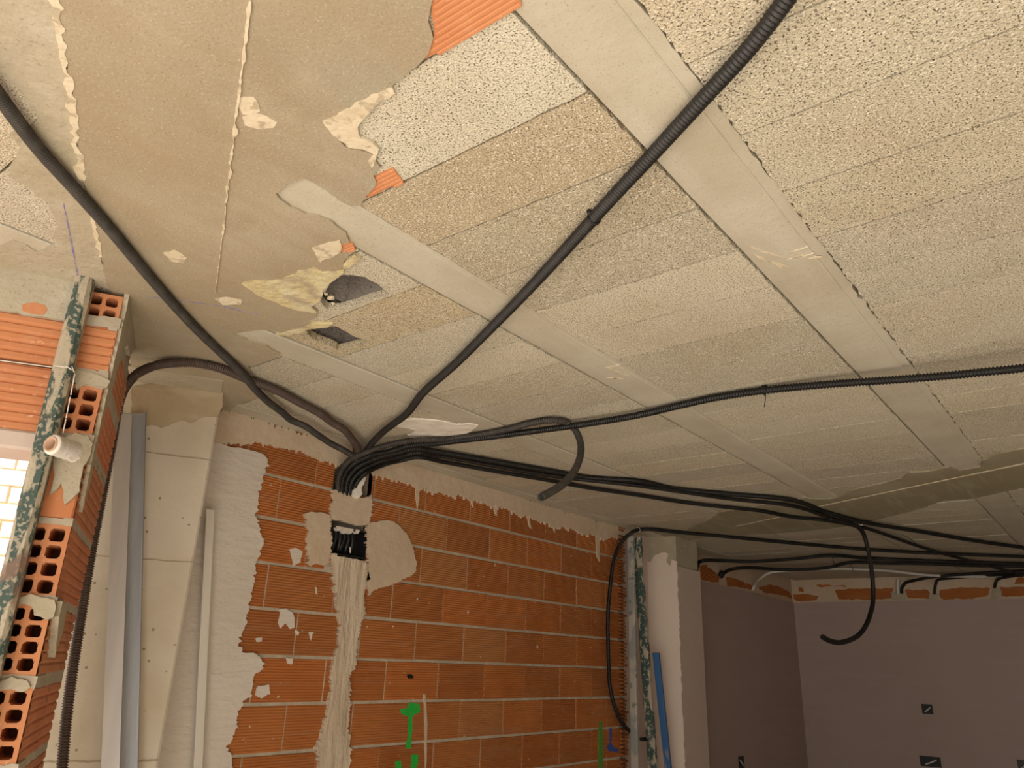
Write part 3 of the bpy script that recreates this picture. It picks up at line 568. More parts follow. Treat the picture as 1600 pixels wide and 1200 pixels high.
# side of the pier, ribs running away from the camera
zs = [(.640, .757), (.463, .605), (.275, .44), (.100, .262), (-.062, .086)] + [(-.235 - .167 * k, -.085 - .167 * k) for k in range(8)]
for q, (za, zb) in enumerate(zs):
    bs = (B0, B0 + .24, BT) if q % 2 else (B0, B0 + .36, BT)
    for u_ in range(2): ridged_side(wl, bs[u_] + (.006 if u_ else .0), bs[u_ + 1], za, zb, tint=(.93 + .1 * (q % 2), .9, .9))
wl.box(bl(B0 + .01, 1.45, ZF), LV * 2.2, Vector((0, 0, .47 - ZF)), BV * .10, (.9, .9, .9))
wlo = struct(wl.build('wall_left', M['clay']), 'bright orange ribbed hollow brick window pier')
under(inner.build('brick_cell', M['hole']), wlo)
m = MB()   # mortar core and beds
m.box(bl(B0 + .095, LE + .008, ZF), LV * .105, Vector((0, 0, HC - ZF)), BV * .36); m.box(bl(B0 + .095, .36, .447), LV * 3.3, Vector((0, 0, HC - .447)), BV * .03)
for (za, zb) in ((.447, .478), (.600, .641), (.757, .785), (.262, .276), (.438, .447), (.085, .101), (-.086, -.061)) + tuple((-.252 - .167 * k, -.234 - .167 * k) for k in range(8)):
    P = [bl(B0 - .002, LE - .002, za), bl(B0 - .002, .372, za), bl(B0 - .002, .372, zb), bl(B0 - .002, LE - .002, zb)]
    m.plate(flat(ragged(P, .012, .003, int(za * 999)), CN, P[0]), CN, 0, .09)
    P = [bl(B0, LE + .001, za - .002), bl(BT, LE + .001, za - .002), bl(BT, LE + .001, zb + .002), bl(B0, LE + .001, zb + .002)]
    m.plate(flat(ragged(P, .015, .003, int(za * 999) + 1), -LV, P[0]), -LV, 0, .02)
under(m.build('mortar_bed', M['mortar']), wlo)
m = MB()
bplate(m, [(-150, 400), (0, 419), (60, 429), (120, 440), (118, 462), (112, 505), (104, 504), (75, 499), (40, 493), (20, 490), (0, 487), (-150, 460)], B0, .008, 310, .003, .01)
bplate(m, [(118, 610), (120, 578), (135, 581), (165, 590), (172, 596), (166, 607), (150, 604), (135, 602)], B0, .006, 311, .002, .008)
bplate(m, [(96, 690), (118, 678), (140, 684), (146, 694), (142, 706), (138, 720), (132, 730), (126, 748), (124, 768), (112, 782), (102, 788), (100, 772), (96, 756), (90, 766), (80, 774), (84, 752), (86, 730), (82, 715)], B0 , .010, 312, .003, .008)
bplate(m, [(30, 935), (48, 930), (66, 934), (86, 936), (92, 948), (84, 962), (72, 966), (54, 962), (50, 948), (40, 944)], B0, .012, 313, .003, .008)
bplate(m, [(0, 1064), (20, 1058), (46, 1062), (50, 1072), (36, 1080), (14, 1076), (0, 1078)], B0, .010, 314, .003, .008)
P = [bl(B0 + .004, LE, .865), bl(B0 + .40, LE, .865), bl(B0 + .30, LE, .80), bl(B0 + .16, LE, .78), bl(B0 + .10, LE, .70), bl(B0 + .085, LE, .60), bl(B0 + .05, LE, .55), bl(B0 + .045, LE, .46), bl(B0 + .07, LE, .40), bl(B0 + .05, LE, .30), bl(B0 + .02, LE, .36), bl(B0 + .012, LE, .46), bl(B0 + .01, LE, .6)]
m.plate(flat(ragged(P, .012, .006, 315), -LV, P[0]), -LV, .008, .004)
P = [bl(B0 + .01, LE, .10), bl(B0 + .10, LE, .09), bl(B0 + .13, LE, .03), bl(B0 + .09, LE, -.02), bl(B0 + .05, LE, .02), bl(B0 + .01, LE, .06)]
m.plate(flat(ragged(P, .01, .006, 316), -LV, P[0]), -LV, .014, .004)
under(m.build('mortar_smear', M['castgrey']), wlo)
m = MB(); bplate(m, [(36, 476), (52, 472), (70, 478), (74, 484), (68, 492), (50, 490), (34, 486)], B0 - .008, .001, 317, .0015, .008); under(m.build('bare_brick_spot', M['clay']), wlo)
# lintel edge and plastered reveal of the window
m = MB(); m.bev(bl(B0 + .13, .355, .425), LV * 1.1, Vector((0, 0, .045)), BV * -.135, .006); under(m.build('lintel', M['pink']), wlo)
m = MB(); m.bev(bl(B0 + .14, .362, ZF), LV * .016, Vector((0, 0, .43 - ZF)), BV * -.142, .004); under(m.build('window_reveal', M['pink']), wlo)

# ---- house outside the window: white brick in full sun
m = MB(); jm = MB(); jm.box(bl(3.43, .2, ZF), LV * 3.2, Vector((0, 0, 2.45 - ZF)), BV * .2)
for row in range(64):
    z = ZF + row * .065; off = .115 * (row % 2)
    for c in range(16):
        r = random.Random(row * 31 + c); l0 = .22 + c * .232 + off; m.bev(bl(3.43, l0, z), LV * (.225 + r.uniform(-.003, .003)), Vector((0, 0, .058 + r.uniform(-.002, .002))), BV * -.008, .003)
ext = struct(m.build('exterior_wall', M['extwall']), 'sunlit white brick house wall outside the window'); under(jm.build('joint', M['extjoint']), ext)

# ---- second column and the finished room beyond
CX, CY = 4.848, 2.400
m = MB(); m.bev((CX, CY + .4, ZF), (.346, 0, 0), (0, 0, HC - ZF), (0, -.4, 0), .006); c2 = struct(m.build('column', M['castgrey']), 'plastered column with a bare concrete head, beside the painted posts')
m = MB(); P = [(CX - .006, y, z) for y, z in ((CY - .012, ZF), (CY + .25, ZF), (CY + .25, .70), (CY + .19, .69), (CY + .15, .735), (CY + .10, .752), (CY + .05, .745), (CY + .065, .69), (CY + .045, .655), (CY + .02, .70), (CY - .012, .685))]
m.plate(flat(ragged([Vector(p) for p in P], .02, .004, 320), Vector((-1, 0, 0)), Vector(P[0])), Vector((-1, 0, 0)), .006, .006); under(m.build('plaster_coat', M['litcoat']), c2)  # lit face: brighter plaster colour adds to the light
m = MB(); m.box((CX - .0118, CY - .012, ZF), (.36, 0, 0), (0, .013, 0), (0, 0, .655 - ZF)); under(m.build('plaster_coat', M['pink']), c2)  # shaded face: darker plaster colour deepens the shade
FX, FY = 7.841, 2.632
m = MB(); m.box((CX, FY + .012, ZF), (FX - CX + .2, 0, 0), (0, .1, 0), (0, 0, HC + .14 - ZF)); wr = struct(m.build('wall_back', M['plaster']), 'side wall of the finished room beyond')
m = MB(); m.box((CX + .3, FY, ZF), (FX - CX - .3, 0, 0), (0, .012, 0), (0, 0, .652 - ZF)); under(m.build('smooth_finish', M['tile']), wr)
m = MB(); m.box((FX + .012, -6, ZF), (.1, 0, 0), (0, FY + 6.1, 0), (0, 0, HC + .14 - ZF)); wf = struct(m.build('wall_right', M['plaster']), 'far wall of the finished room beyond')
m = MB(); m.box((FX, -6, ZF), (.012, 0, 0), (0, FY + 6 , 0), (0, 0, .652 - ZF)); under(m.build('smooth_finish', M['tile']), wf)
def fplate(mb, px, t, seed, amp=.008, step=.03):
    P = [onx(x, y, FX + .012) for x, y in px]; mb.plate(flat(ragged(P, step, amp, seed), Vector((-1, 0, 0)), P[0]), Vector((-1, 0, 0)), t, .002)
def splate(mb, px, t, seed, amp=.006, step=.025):
    P = [ony(x, y, FY + .012) for x, y in px]; mb.plate(flat(ragged(P, step, amp, seed), WN, P[0]), WN, t, .002)
m = MB(); splate(m, crop(1080, 840, 6.154, [(80, 280), (140, 262), (180, 300), (230, 330), (270, 380), (260, 430), (200, 430), (140, 410), (90, 405)]), .004, 330); splate(m, crop(1080, 840, 6.154, [(330, 380), (420, 395), (500, 430), (580, 460), (600, 510), (520, 490), (440, 470), (350, 470)]), .004, 331); splate(m, crop(1080, 840, 6.154, [(640, 480), (760, 455), (840, 470), (940, 520), (970, 590), (900, 560), (800, 540), (700, 530)]), .004, 332)
under(m.build('bare_brick_strip', M['brick']), wr)
m = MB(); fplate(m, crop(1080, 840, 6.154, [(985, 550), (1080, 540), (1225, 560), (1210, 600), (1120, 612), (1000, 610)]), .004, 333); fplate(m, crop(1080, 840, 6.154, [(1030, 475), (1080, 490), (1080, 525), (1035, 525)]), .004, 334)
fplate(m, [(1305, 922), (1345, 919), (1395, 920), (1394, 935), (1350, 938), (1310, 936)], .004, 335); fplate(m, [(1414, 922), (1450, 922), (1456, 936), (1418, 935)], .004, 336); fplate(m, [(1468, 922), (1500, 918), (1548, 918), (1545, 930), (1520, 936), (1470, 936)], .004, 337); fplate(m, [(1562, 918), (1700, 912), (1700, 928), (1600, 932), (1566, 932)], .004, 338); fplate(m, [(1276, 914), (1320, 915), (1322, 917), (1278, 917)], .004, 339); fplate(m, [(1592, 902), (1600, 902), (1604, 912), (1586, 912)], .004, 3391)
under(m.build('bare_brick_strip', M['brick']), wf)
m = MB(); fplate(m, [(1394, 926), (1415, 925), (1416, 937), (1393, 937)], .012, 340, .004); fplate(m, [(1453, 928), (1465, 927), (1467, 937), (1452, 937)], .012, 341, .004); fplate(m, [(1551, 919), (1563, 918), (1565, 934), (1548, 936)], .012, 342, .004)
under(m.build('mortar_dab', M['castgrey']), wf)

# ================================================================ THINGS
# ---- conduits
def conduit(name, label, pts, r, mt='dusty', pitch=.006, deep=.80, corr=True, ends=(True, True), group=None, cat='conduit'):
    m = MB(); tube(m, pts, r, pitch, deep, 12, corr, ends); o = m.build(name, M[mt], None, True); return tag(o, label, cat, group)
Z = lambda z, L: [onz(x, y, z) for x, y in L]
def zz(L): return [onz(x, y, z) for x, y, z in L]
def clip(parent, name, pts, r, mt='tie'):
    m = MB(); tube(m, pts, r, .006, 1, 8, False, (False, False)); return under(m.build(name, M[mt], None, True), parent)
def on(pts, length, start=False, z=.846):
    """run a conduit on past the edge of the view, straight along the ceiling"""
    a, b = (pts[1], pts[0]) if start else (pts[-2], pts[-1]); d = b - a; d.z = 0; d.normalize(); new = [b + d * length * k / 3 for k in (1, 2, 3)]
    for p in new: p.z = min(b.z, z) if abs(b.z - z) < .01 else b.z + (z - b.z) * .5
    return new[::-1] + pts if start else pts + new
def band(parent, p, t, r, mt='tie', name='cable_tie'):
    """a tie strapped round a tube"""
    t = Vector(t).normalized(); u = t.cross(Vector((0, 0, 1))).normalized(); v = t.cross(u); pts = [p + (u * math.cos(a) + v * math.sin(a)) * r for a in (2 * math.pi * k / 14 for k in range(15))]
    m = MB(); tube(m, pts, .0022, .006, 1, 6, False, (False, False)); return under(m.build(name, M[mt], None, True), parent)

def bundle(k):
    """way out of the wall chase: up from behind the plaster, bulging forward, then over to the right"""
    return [ony(529 + 5.5 * k, 792 + 2 * k, YW + .03), ony(528 + 6 * k, 770 + 2 * k, YW), ony(530 + 6.5 * k, 744 + 3 * k, YW - .03), ony(542 + 7.5 * k, 723 + 4 * k, YW - .07), onz(571 + 8 * k, 707 + 4.5 * k, .795 + .004 * k)]
def dive(k): return [ony(552 + 4 * k, 722, YW - .045), ony(546 + 5 * k, 738, YW - .02), ony(540 + 6 * k, 765, YW + .02), ony(540 + 6 * k, 790, YW + .04)]
diag = conduit('corrugated_conduit', 'thick ribbed black conduit running diagonally across the ceiling to the top edge',
    on(zz([(1262, -48, .845), (1215, 18, .845), (1170, 76, .845), (1100, 153, .846), (1019, 242, .848), (952, 314, .849), (899, 373, .849), (856, 420, .848), (812, 467, .846), (765, 515, .844), (711, 569, .842), (661, 614, .84), (635, 647, .838), (602, 672, .835), (584, 689, .825), (572, 705, .81)]), 1.5, True) + dive(2), .0133, 'nearblack', .008, .76)
p = onz(925, 335, .852); band(diag, onz(928, 341, .849), onz(952, 314, .849) - onz(928, 341, .849), .0138)
clip(diag, 'clip_plug', [onz(920, 329, .864), onz(922, 336, .852)], .005)
left = conduit('corrugated_conduit', 'ribbed black conduit sweeping from the left edge of the ceiling to the cable bundle',
    on(zz([(-45, 90, .845), (0, 152, .845), (60, 232, .845), (112, 290, .845), (170, 356, .845), (240, 440, .845), (300, 507, .846), (345, 551, .846), (372, 577, .838), (400, 609, .83), (422, 630, .832), (441, 644, .832), (456, 657, .828), (475, 665, .822), (500, 682, .815), (519, 694, .81), (540, 705, .80), (556, 716, .79)]), 1.2, True) + dive(1), .0130, 'dusty', .0055, .80)
arch = conduit('corrugated_conduit', 'dark brown ribbed conduit rising beside the brick pier and arching over to the bundle',
    [onb(x, y, b) for x, y, b in ((80, 1420, 2.50), (92, 1260, 2.51), (97, 1200, 2.52), (104, 1120, 2.53), (113, 1050, 2.535), (127, 960, 2.54), (143, 860, 2.54), (160, 770, 2.54), (175, 690, 2.535), (184, 640, 2.53), (194, 608, 2.50), (212, 586, 2.46))] + zz([(240, 572, .832), (270, 567, .838), (300, 567, .842), (340, 574, .845), (385, 592, .846), (430, 609, .845), (470, 630, .843), (500, 646, .84), (519, 660, .837), (537, 671, .832), (550, 686, .825), (560, 704, .81)]) + dive(0), .0150, 'brown', .007)
right = conduit('corrugated_conduit', 'long ribbed black conduit sagging below the blocks to the right edge of the ceiling',
    on(zz([(1660, 566, .800), (1600, 575, .802), (1540, 581, .806), (1480, 587, .812), (1390, 594, .822), (1300, 600, .834), (1195, 610, .846), (1120, 621, .848), (1060, 634, .846), (1000, 648, .842), (950, 657, .84), (890, 666, .838), (830, 674, .838), (770, 682, .838), (720, 688, .838), (680, 693, .836), (640, 696, .832), (610, 705, .82)]), 2.4, True) + bundle(1)[::-1], .0130, 'tube', .009, .78)
band(right, onz(1195, 610, .846), Vector((1, -1.5, 0)), .0152); clip(right, 'clip_plug', [onz(1194, 603, .864), onz(1195, 606, .855)], .008); clip(right, 'tie_tail', [onz(1196, 611, .838), onz(1196, 622, .825), onz(1194, 637, .81)], .0015)
p0 = onz(870, 657, .846)
hang = conduit('corrugated_conduit', 'short ribbed conduit curling down from the ceiling with an open hanging end',
    bundle(0) + zz([(600, 697, .82), (645, 688, .838), (700, 686, .848), (760, 677, .85), (800, 669, .85), (830, 661, .85), (852, 657, .85)]) + [p0] + [ony(x, y, p0.y - d) for x, y, d in ((888, 661, .01), (900, 674, .03), (907, 692, .06), (907, 710, .09), (901, 729, .12), (890, 746, .15), (875, 760, .17), (860, 769, .18), (845, 777, .19))], .0132, 'dusty', .0095, .74)
# black cables along the wall
def thing_cable(label, pts, r, mt='tube', corr=True, cat='conduit', name='black_conduit', pitch=.009): return conduit(name, label, pts, r, mt, pitch, .86, corr, (True, True), None, cat)
upA = thing_cable('black conduit on top of the pair leaving the bundle, straight to the right edge',
    on(bundle(2) + zz([(616, 708, .82), (648, 701, .834), (680, 705, .842), (762, 719, .848), (867, 737, .85), (920, 746, .85), (1000, 752, .85), (1050, 763, .85), (1140, 772, .85), (1236, 781, .85), (1290, 800, .845), (1345, 815, .84), (1440, 831, .845), (1530, 846, .848), (1600, 856, .848), (1700, 872, .848)]), 2.0), .0125)
upB = thing_cable('black conduit under the pair, dropping into a hanging hook shaped end',
    bundle(3) + zz([(622, 714, .815), (652, 707, .828), (684, 712, .836), (762, 726, .838), (867, 744, .838), (1000, 759, .838), (1140, 779, .838), (1236, 790, .836), (1302, 811, .825), (1335, 820, .82)]), .0110)
pB = onz(1341, 824, .815)
hook = thing_cable('thin black conduit end hanging like a hook in front of the mauve wall',
    zz([(1300, 812, .812), (1325, 818, .815)]) + [pB] + [ony(x, y, pB.y) for x, y in ((1350, 836), (1356, 858), (1361, 885), (1364, 915), (1364, 940), (1359, 962), (1352, 979), (1342, 992), (1328, 1000), (1311, 1004), (1296, 1001), (1285, 995))], .0128, pitch=.008)
low = thing_cable('black conduit lowest of the three beside the brick wall top',
    on(bundle(4) + zz([(628, 719, .815), (652, 714, .83), (690, 721, .84), (762, 734, .845), (850, 749, .847), (920, 762, .848), (1000, 774, .848), (1070, 785, .848), (1140, 793, .848), (1187, 798, .848), (1240, 808, .846), (1291, 813, .842), (1340, 822, .838), (1359, 827, .835), (1440, 855, .84), (1470, 864, .84), (1540, 883, .84), (1600, 898, .84), (1650, 908, .84)]), .5), .0110)
band(upA, onz(1345, 816, .842), Vector((1, -.4, 0)), .017, 'wtube')
band(upB, onz(684, 712, .834), Vector((1, -.1, 0)), .016)
loop = thing_cable('black conduit looping down beside the painted posts then along the ceiling to the right',
    on([ony(x, y, 2.52) for x, y in ((995, 1152), (989, 1146), (980, 1139), (970, 1126), (960, 1102), (953, 1072), (951, 1037), (950, 1000), (950, 959), (954, 912), (960, 872))] + [ony(971, 847, 2.50)] + zz([(986, 833, .80), (998, 828, .835), (1017, 827, .847), (1055, 831, .848), (1130, 838, .848), (1222, 847, .848), (1310, 855, .848), (1394, 861, .848), (1500, 866, .848), (1600, 870, .848), (1660, 873, .848)]), 2.2), .0125)
band(loop, onz(997, 828, .835), Vector((1, 0, .2)), .0150, 'wtube')
far1 = thing_cable('black conduit coming out of the wall behind the plastered column, uppermost in the far room',
    on([ony(1082, 886, FY), ony(1087, 882, FY - .03)] + zz([(1098, 876, .78), (1129, 876, .80), (1177, 877, .81), (1242, 873, .83), (1296, 868, .846), (1352, 872, .848), (1440, 876, .848), (1530, 879, .848), (1600, 881, .848), (1660, 883, .848)]), 2.0), .014)
clip(far1, 'wall_socket_end', [ony(1085, 890, FY - .01), ony(1089, 878, FY - .02)], .03, 'dark')
far2 = thing_cable('black conduit from the ragged brick strip, second in the far room',
    on([ony(1127, 899, FY + .01), ony(1133, 894, FY - .03)] + zz([(1145, 889, .77), (1169, 887, .79), (1226, 890, .80), (1291, 887, .82), (1329, 879, .846), (1380, 880, .848), (1450, 881, .848), (1530, 884, .848), (1600, 885, .848), (1660, 887, .848)]), 1.8), .014)
clip(far2, 'wall_socket_end', [ony(1125, 901, FY + .0), ony(1130, 893, FY - .02)], .026, 'dark')
for pr_, a, b in ((far1, (1301, 872), (1304, 884)), (far2, (1329, 882), (1334, 893)), (far2, (1228, 893), (1228, 896))):
    clip(pr_, 'tie_tail', [onz(*a, .835), onz(*b, .80)], .003)
whitec = thing_cable('white cable curving out of the far brick strip and along the ceiling',
    on([ony(1176, 922, FY), ony(1179, 914, FY - .03)] + zz([(1186, 905, .74), (1203, 895, .78), (1226, 892, .80), (1270, 889, .83), (1320, 889, .845), (1390, 892, .848), (1442, 898, .83), (1512, 901, .825), (1600, 899, .848), (1650, 898, .848)]), 1.5), .011, 'wtube', False, 'cable', 'white_cable')
def fdrop(label, base, rest, r=.014): return thing_cable(label, on([onx(x, y, FX - d) for x, y, d in base] + zz(rest), 1.5), r)
fdrop('black conduit rising from a mortar dab then bending right, left of the far wall group', [(1409, 926, .0), (1409, 920, .03), (1413, 913, .05)], [(1428, 907, .80), (1460, 901, .82), (1512, 897, .84), (1582, 893, .848), (1640, 890, .848)])
fdrop('black conduit rising from the middle mortar dab on the far wall', [(1460, 928, .0), (1461, 918, .03), (1463, 910, .05)], [(1470, 905, .80), (1490, 903, .815), (1530, 900, .835), (1600, 897, .848)], .012)
fdrop('black conduit rising from the right hand mortar dab on the far wall', [(1554, 918, .0), (1556, 910, .04)], [(1562, 904, .80), (1576, 901, .82), (1620, 898, .848)], .012)
m = MB(); tube(m, [onx(1403, 928, FX - .01), onx(1403, 914, FX - .02), onx(1403, 903, FX - .02)], .014, .01, 1, 10, False); tag(m.build('white_tube', M['wtube'], None, True), 'short white plastic tube standing in a mortar dab on the far wall', 'tube')
m = MB(); tube(m, [ony(1002, 1155, 2.56), ony(1010, 1155, 2.50), ony(1019, 1155, 2.47)], .0125, .01, 1, 10, False); tag(m.build('conduit_stub', M['dark'], None, True), 'short black conduit stub between the grey and green posts', 'conduit')

# ---- junction box in the brick wall
bx = empty('junction_box', (2.145, YW, .392), 'black recessed junction box in the brick wall, stuffed with cables', 'junction box')
m = MB(); x0, x1, z0, z1 = 2.043, 2.246, .398, .515; y0 = YW - .006
for (xa, xb, za, zb) in ((x0, x0 + .006, z0, z1), (x1 - .006, x1, z0, z1), (x0, x1, z0, z0 + .006), (x0, x1, z1 - .006, z1)): m.box((xa, y0, za), (xb - xa, 0, 0), (0, .06, 0), (0, 0, zb - za))
m.box((x0, y0 + .055, z0), (x1 - x0, 0, 0), (0, .004, 0), (0, 0, z1 - z0)); under(m.build('box_shell', M['dark']), bx)
for k in range(6):
    m = MB(); x = x0 + .022 + k * .023; tube(m, [(x, y0 + .03, z1 - .004), (x + .003, y0 + .022, .47), (x + .006 * ((k % 3) - 1), y0 + .03, .43), (x + .01, y0 + .04, z0 + .012)], .0085, .006, .9, 8, False); under(m.build('wire', M['tube'], None, True), bx)
for (a, b, w_, h) in ((.30, .0, .03, .016), (.47, 0, .035, .022), (.62, 0, .03, .018), (.80, 0, .022, .012)):
    m = MB(); c = Vector((x0 + (x1 - x0) * (a - .1), y0, z1 - .004)); P = [c + Vector((-w_ / 2, 0, .004)), c + Vector((w_ / 2, 0, .004)), c + Vector((w_ * .35, 0, -h * .6)), c + Vector((0, 0, -h)), c + Vector((-w_ * .3, 0, -h * .7))]
    m.plate(flat(ragged(P, .006, .0015, int(a * 100)), WN, P[0]), WN, .003, .02); under(m.build('plaster_crumb', M['white']), bx)
m = MB(); P = [Vector((x0 + .118, y0, .44)), Vector((x0 + .122, y0, .44)), Vector((x0 + .128, y0, .415)), Vector((x0 + .121, y0, .416))]; m.plate(P, WN, -.008, .012); under(m.build('plaster_crumb', M['white']), bx)
m = MB(); wplate(m, [(545, 774), (549, 758), (556, 750), (561, 743), (565, 747), (562, 757), (558, 764), (560, 774), (553, 780)], .03, 350, .003, .005); under(m.build('white_plaster_blob', M['limewhite']), wall)
m = MB(); m.bev((2.19, YW + .07, .60), (.05, 0, 0), (0, 0, .075), (0, -.05, 0), .004); under(m.build('brick_core', M['clay']), wall)

# ---- galvanised profiles leaning on the column
def channel(name, label, top, bot, wd, dp, face, mt, parts):
    """U profile: web and two flanges with rolled lips; face=+1 open towards the camera"""
    d = (top - bot); ln = d.length; d.normalize(); s = (LV - d * LV.dot(d)).normalized(); n = d.cross(s); n = n if n.dot(BV) < 0 else -n
    o = empty(name, bot, label, 'metal profile', 'galvanised profiles on the column'); t = .0025
    web = MB(); web.box(bot + s * (-wd / 2) + n * (0 if face > 0 else dp), s * wd, d * ln, n * t); under(web.build('web', M[mt]), o)
    for sg in (-1, 1):
        f = MB(); f.box(bot + s * (sg * wd / 2 - (t if sg > 0 else 0)), s * t, d * ln, n * dp); f.box(bot + s * (sg * wd / 2 - (.006 if sg > 0 else 0)) + n * (dp - t if face > 0 else 0), s * .006, d * ln, n * t)
        under(f.build('flange', M[mt]), o)
    for k in range(3):
        w_ = MB(); w_.box(bot + s * (-.012 + .012 * k - .001) + n * ((0 if face > 0 else dp) + (t if face > 0 else -.0006) ), s * .002, d * ln, n * (.0008 if face > 0 else .0032)); under(w_.build('rib', M[mt]), o)
    return o
P1t, P1b = bl(2.655, .268, .700), bl(2.655, -.105, -1.69); sl = (P1t - P1b) / (P1t.z - P1b.z)
channel('metal_profile', 'front galvanised wall profile, its flat pale back turned to the room', P1t, P1b + LV * .0, .046, .034, -1, 'galv', 2)
channel('metal_profile', 'taller galvanised wall profile behind, its open groove turned to the room', bl(2.725, .248, .735), bl(2.725, -.145, -1.69), .072, .03, 1, 'galvshade', 2)
# pale strip leaning by the white plaster
t0, t1 = ony(322, 795, 2.535), ony(302, 1198, 2.535); dz = (t1 - t0) / (t1.z - t0.z); bt = t0 + dz * (ZF + .01 - t0.z)
st = empty('corner_strip', bt, 'thin pale plastic corner strip leaning upright between column and white plaster', 'strip')
d = t0 - bt; m = MB(); m.bev(bt, Vector((.026, 0, 0)), d, Vector((0, -.005, 0)), .001); under(m.build('front_leg', M['pale']), st)
m = MB(); m.box(bt + Vector((.026, -.005, 0)), Vector((.004, 0, 0)), d, Vector((0, .03, 0))); under(m.build('side_leg', M['pale']), st)

# ---- mason's posts
def post(name, label, base, top, w1, w2, mt, u, v, r=.008):
    d = (top - base); u = (u - d.normalized() * u.dot(d.normalized())).normalized() * w1; v = v * w2; o = tagp = None
    pr_ = [(r / w1, 0), (1 - r / w1, 0), (1, r / w2), (1, 1 - r / w2), (1 - r / w1, 1), (r / w1, 1), (0, 1 - r / w2), (0, r / w2)]
    n = 40; m = MB(); rr = random.Random(3); vs = []
    for k in range(n + 1):
        c = base + d * (k / n); vs += [c + u * a + v * b + Vector((rr.uniform(-.0004, .0004), rr.uniform(-.0004, .0004), 0)) for a, b in pr_]
    fs = [(k * 8 + j, k * 8 + (j + 1) % 8, (k + 1) * 8 + (j + 1) % 8, (k + 1) * 8 + j) for k in range(n) for j in range(8)] + [tuple(reversed(range(8))), tuple(n * 8 + j for j in range(8))]
    vb = Vector(vs[1]) - Vector(vs[0])
    if vb.cross(d).dot(v) > 0: fs = [tuple(reversed(f)) for f in fs]
    return tag(m.add(vs, fs).build(name, M[mt]), label, 'post')
pt = post('mason_post', 'tall steel guide post with worn green paint and plaster, in front of the ribbed bricks', bl(1.965, .315, ZF), bl(1.972, .333, .862), .042, .05, 'post', LV, BV, .010)
post('mason_post', 'grey painted steel guide post at the toothed end of the brick wall', Vector((4.375, 2.462, ZF)), Vector((4.375, 2.462, .795)), .028, .046, 'postgrey', Vector((1, 0, 0)), Vector((0, 1, 0)), .005)
post('mason_post', 'leaning steel guide post with flaking dark green paint beside the plastered column', Vector((4.66, 2.435, ZF)), Vector((4.452, 2.455, .80)), .034, .058, 'postgreen', Vector((1, 0, 0)), Vector((0, 1, 0)), .006)
post('blue_bar', 'blue painted bar leaning low against the plastered column', Vector((4.80, 2.365, ZF)), Vector((4.59, 2.42, .09)), .026, .042, 'blue', Vector((1, 0, 0)), Vector((0, 1, 0)), .004)

# ---- string spool hung on the left post
sp = empty('string_spool', bl(1.93, .325, .40), 'spool of white mason string hanging on the green post', 'string spool')
c0, c1 = onb(80, 694, 1.90), onb(117, 706, 1.955); ax = (c1 - c0).normalized(); u = ax.cross(Vector((0, 0, 1))).normalized(); v = ax.cross(u); ln = (c1 - c0).length
def lathe(prof, seg=28):
    m = MB(); vs = [c0 + ax * a + (u * math.cos(t) + v * math.sin(t)) * r for a, r in prof for t in (2 * math.pi * k / seg for k in range(seg))]; n = len(prof)
    m.add(vs, [(i * seg + k, i * seg + (k + 1) % seg, (i + 1) * seg + (k + 1) % seg, (i + 1) * seg + k) for i in range(n - 1) for k in range(seg)]); return m
R0 = .023
prof = [(0, R0 * .72), (.001, R0 * .92), (.004, R0)]
for k in range(26): a = .006 + (ln - .006) * k / 26; prof += [(a, R0 * (1.0 + .02 * math.sin(k * .9))), (a + ln / 78, R0 * (1.0 + .02 * math.sin(k * .9)) - .0012)]
prof += [(ln, R0 * .8)]
under(lathe(prof).build('string_winding', M['string'], None, True), sp)
under(lathe([(.03, R0 * .55), (-.003, R0 * .58), (-.004, R0 * .74), (.004, R0 * .76)]).build('card_core', M['card'], None, True), sp)
m = MB(); tube(m, [onb(113, 712, 1.94), onb(108, 718, 1.93), onb(113, 722, 1.93), (onb(122, 716, 1.93)), onb(121, 710, 1.94)], .0013, .006, 1, 6, False); under(m.build('string_loop', M['string'], None, True), sp)
m = MB(); tube(m, [onb(85, 688, 1.92), onb(96, 692, 1.905), onb(106, 700, 1.92)], .0012, .006, 1, 6, False); under(m.build('loose_turn', M['string'], None, True), sp)
m = MB()
L1 = [onb(x, y, b) for x, y, b in ((-90, 549, 2.015), (0, 563, 2.015), (84, 574, 2.0), (86, 571.5, 1.955), (107, 574.5, 1.955), (115, 579, 1.965), (117, 584, 1.975), (110, 620, 1.972), (103, 655, 1.965), (98, 680, 1.955))]
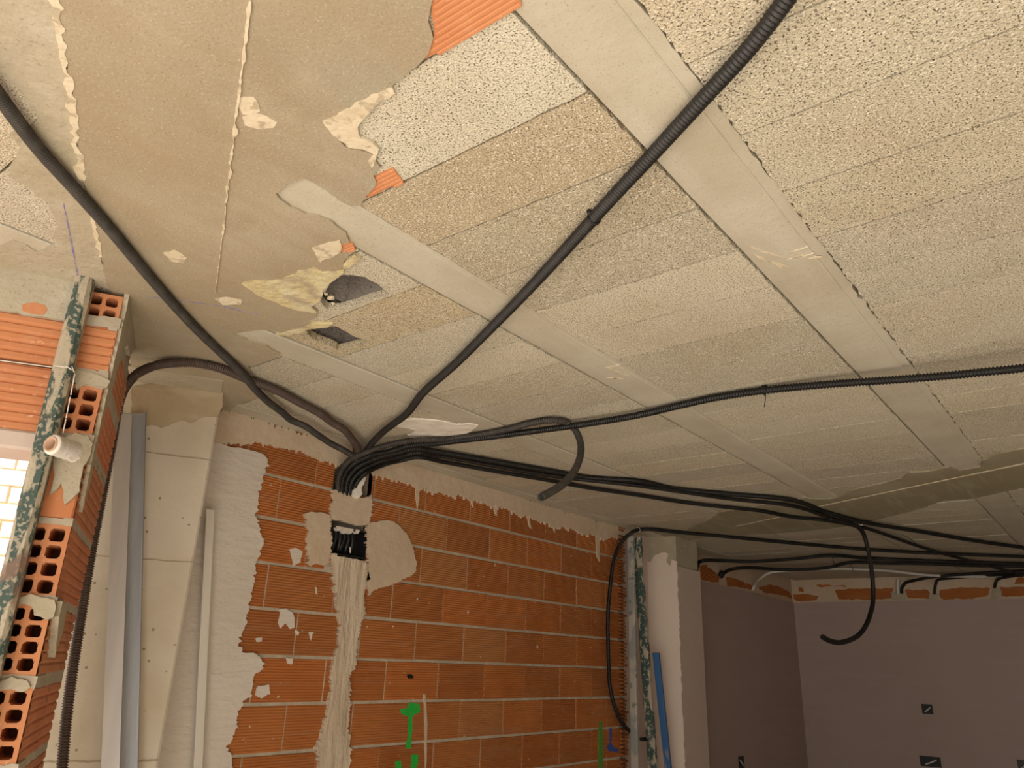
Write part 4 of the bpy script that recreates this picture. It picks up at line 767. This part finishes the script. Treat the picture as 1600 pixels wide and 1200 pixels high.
for a, b in zip(L1, L1[1:]): tube(m, [a, (a + b) / 2, b], .0014, .006, 1, 6, False)
under(m.build('string_line', M['string'], None, True), sp)

# ---- small boxes in the far walls
def sockbox(label, c, w_, h, axis):
    o = empty('socket_box', c, label, 'socket box', 'open socket boxes in the far walls'); m = MB()
    if axis == 'x':
        for (a, b, ww, hh) in ((-w_ / 2, -h / 2, .008, h), (w_ / 2 - .008, -h / 2, .008, h), (-w_ / 2, -h / 2, w_, .008), (-w_ / 2, h / 2 - .008, w_, .008)): m.box(c + Vector((-.004, a, b)), (.004, 0, 0), (0, ww, 0), (0, 0, hh))
        m.box(c + Vector((-.0015, -w_ / 2, -h / 2)), (.0015, 0, 0), (0, w_, 0), (0, 0, h))
        mm = MB(); tube(mm, [c + Vector((-.004, -w_ * .3, h * .2)), c + Vector((-.010, 0, -h * .1)), c + Vector((-.005, w_ * .25, -h * .3))], .006, .006, 1, 6, False)
    else:
        for (a, b, ww, hh) in ((-w_ / 2, -h / 2, .008, h), (w_ / 2 - .008, -h / 2, .008, h), (-w_ / 2, -h / 2, w_, .008), (-w_ / 2, h / 2 - .008, w_, .008)): m.box(c + Vector((a, -.004, b)), (ww, 0, 0), (0, .004, 0), (0, 0, hh))
        m.box(c + Vector((-w_ / 2, -.0015, -h / 2)), (w_, 0, 0), (0, .0015, 0), (0, 0, h))
        mm = MB(); tube(mm, [c + Vector((-w_ * .3, -.004, h * .2)), c + Vector((0, -.010, -h * .1)), c + Vector((w_ * .25, -.005, -h * .3))], .006, .006, 1, 6, False)
    under(m.build('box_shell', M['dark']), o); under(mm.build('wire', M['wtube'], None, True), o); return o
sockbox('single black socket box high on the mauve far wall', onx(1449, 1108, FX), .085, .078, 'x')
sockbox('wide black double socket box low on the mauve far wall', onx(1454, 1190, FX), .16, .080, 'x')
sockbox('black socket box at the bottom right corner of the far wall', onx(1600, 1196, FX), .085, .078, 'x')
sockbox('black socket box low on the shaded side wall past the plastered column', ony(1158, 1191, FY), .10, .085, 'y')
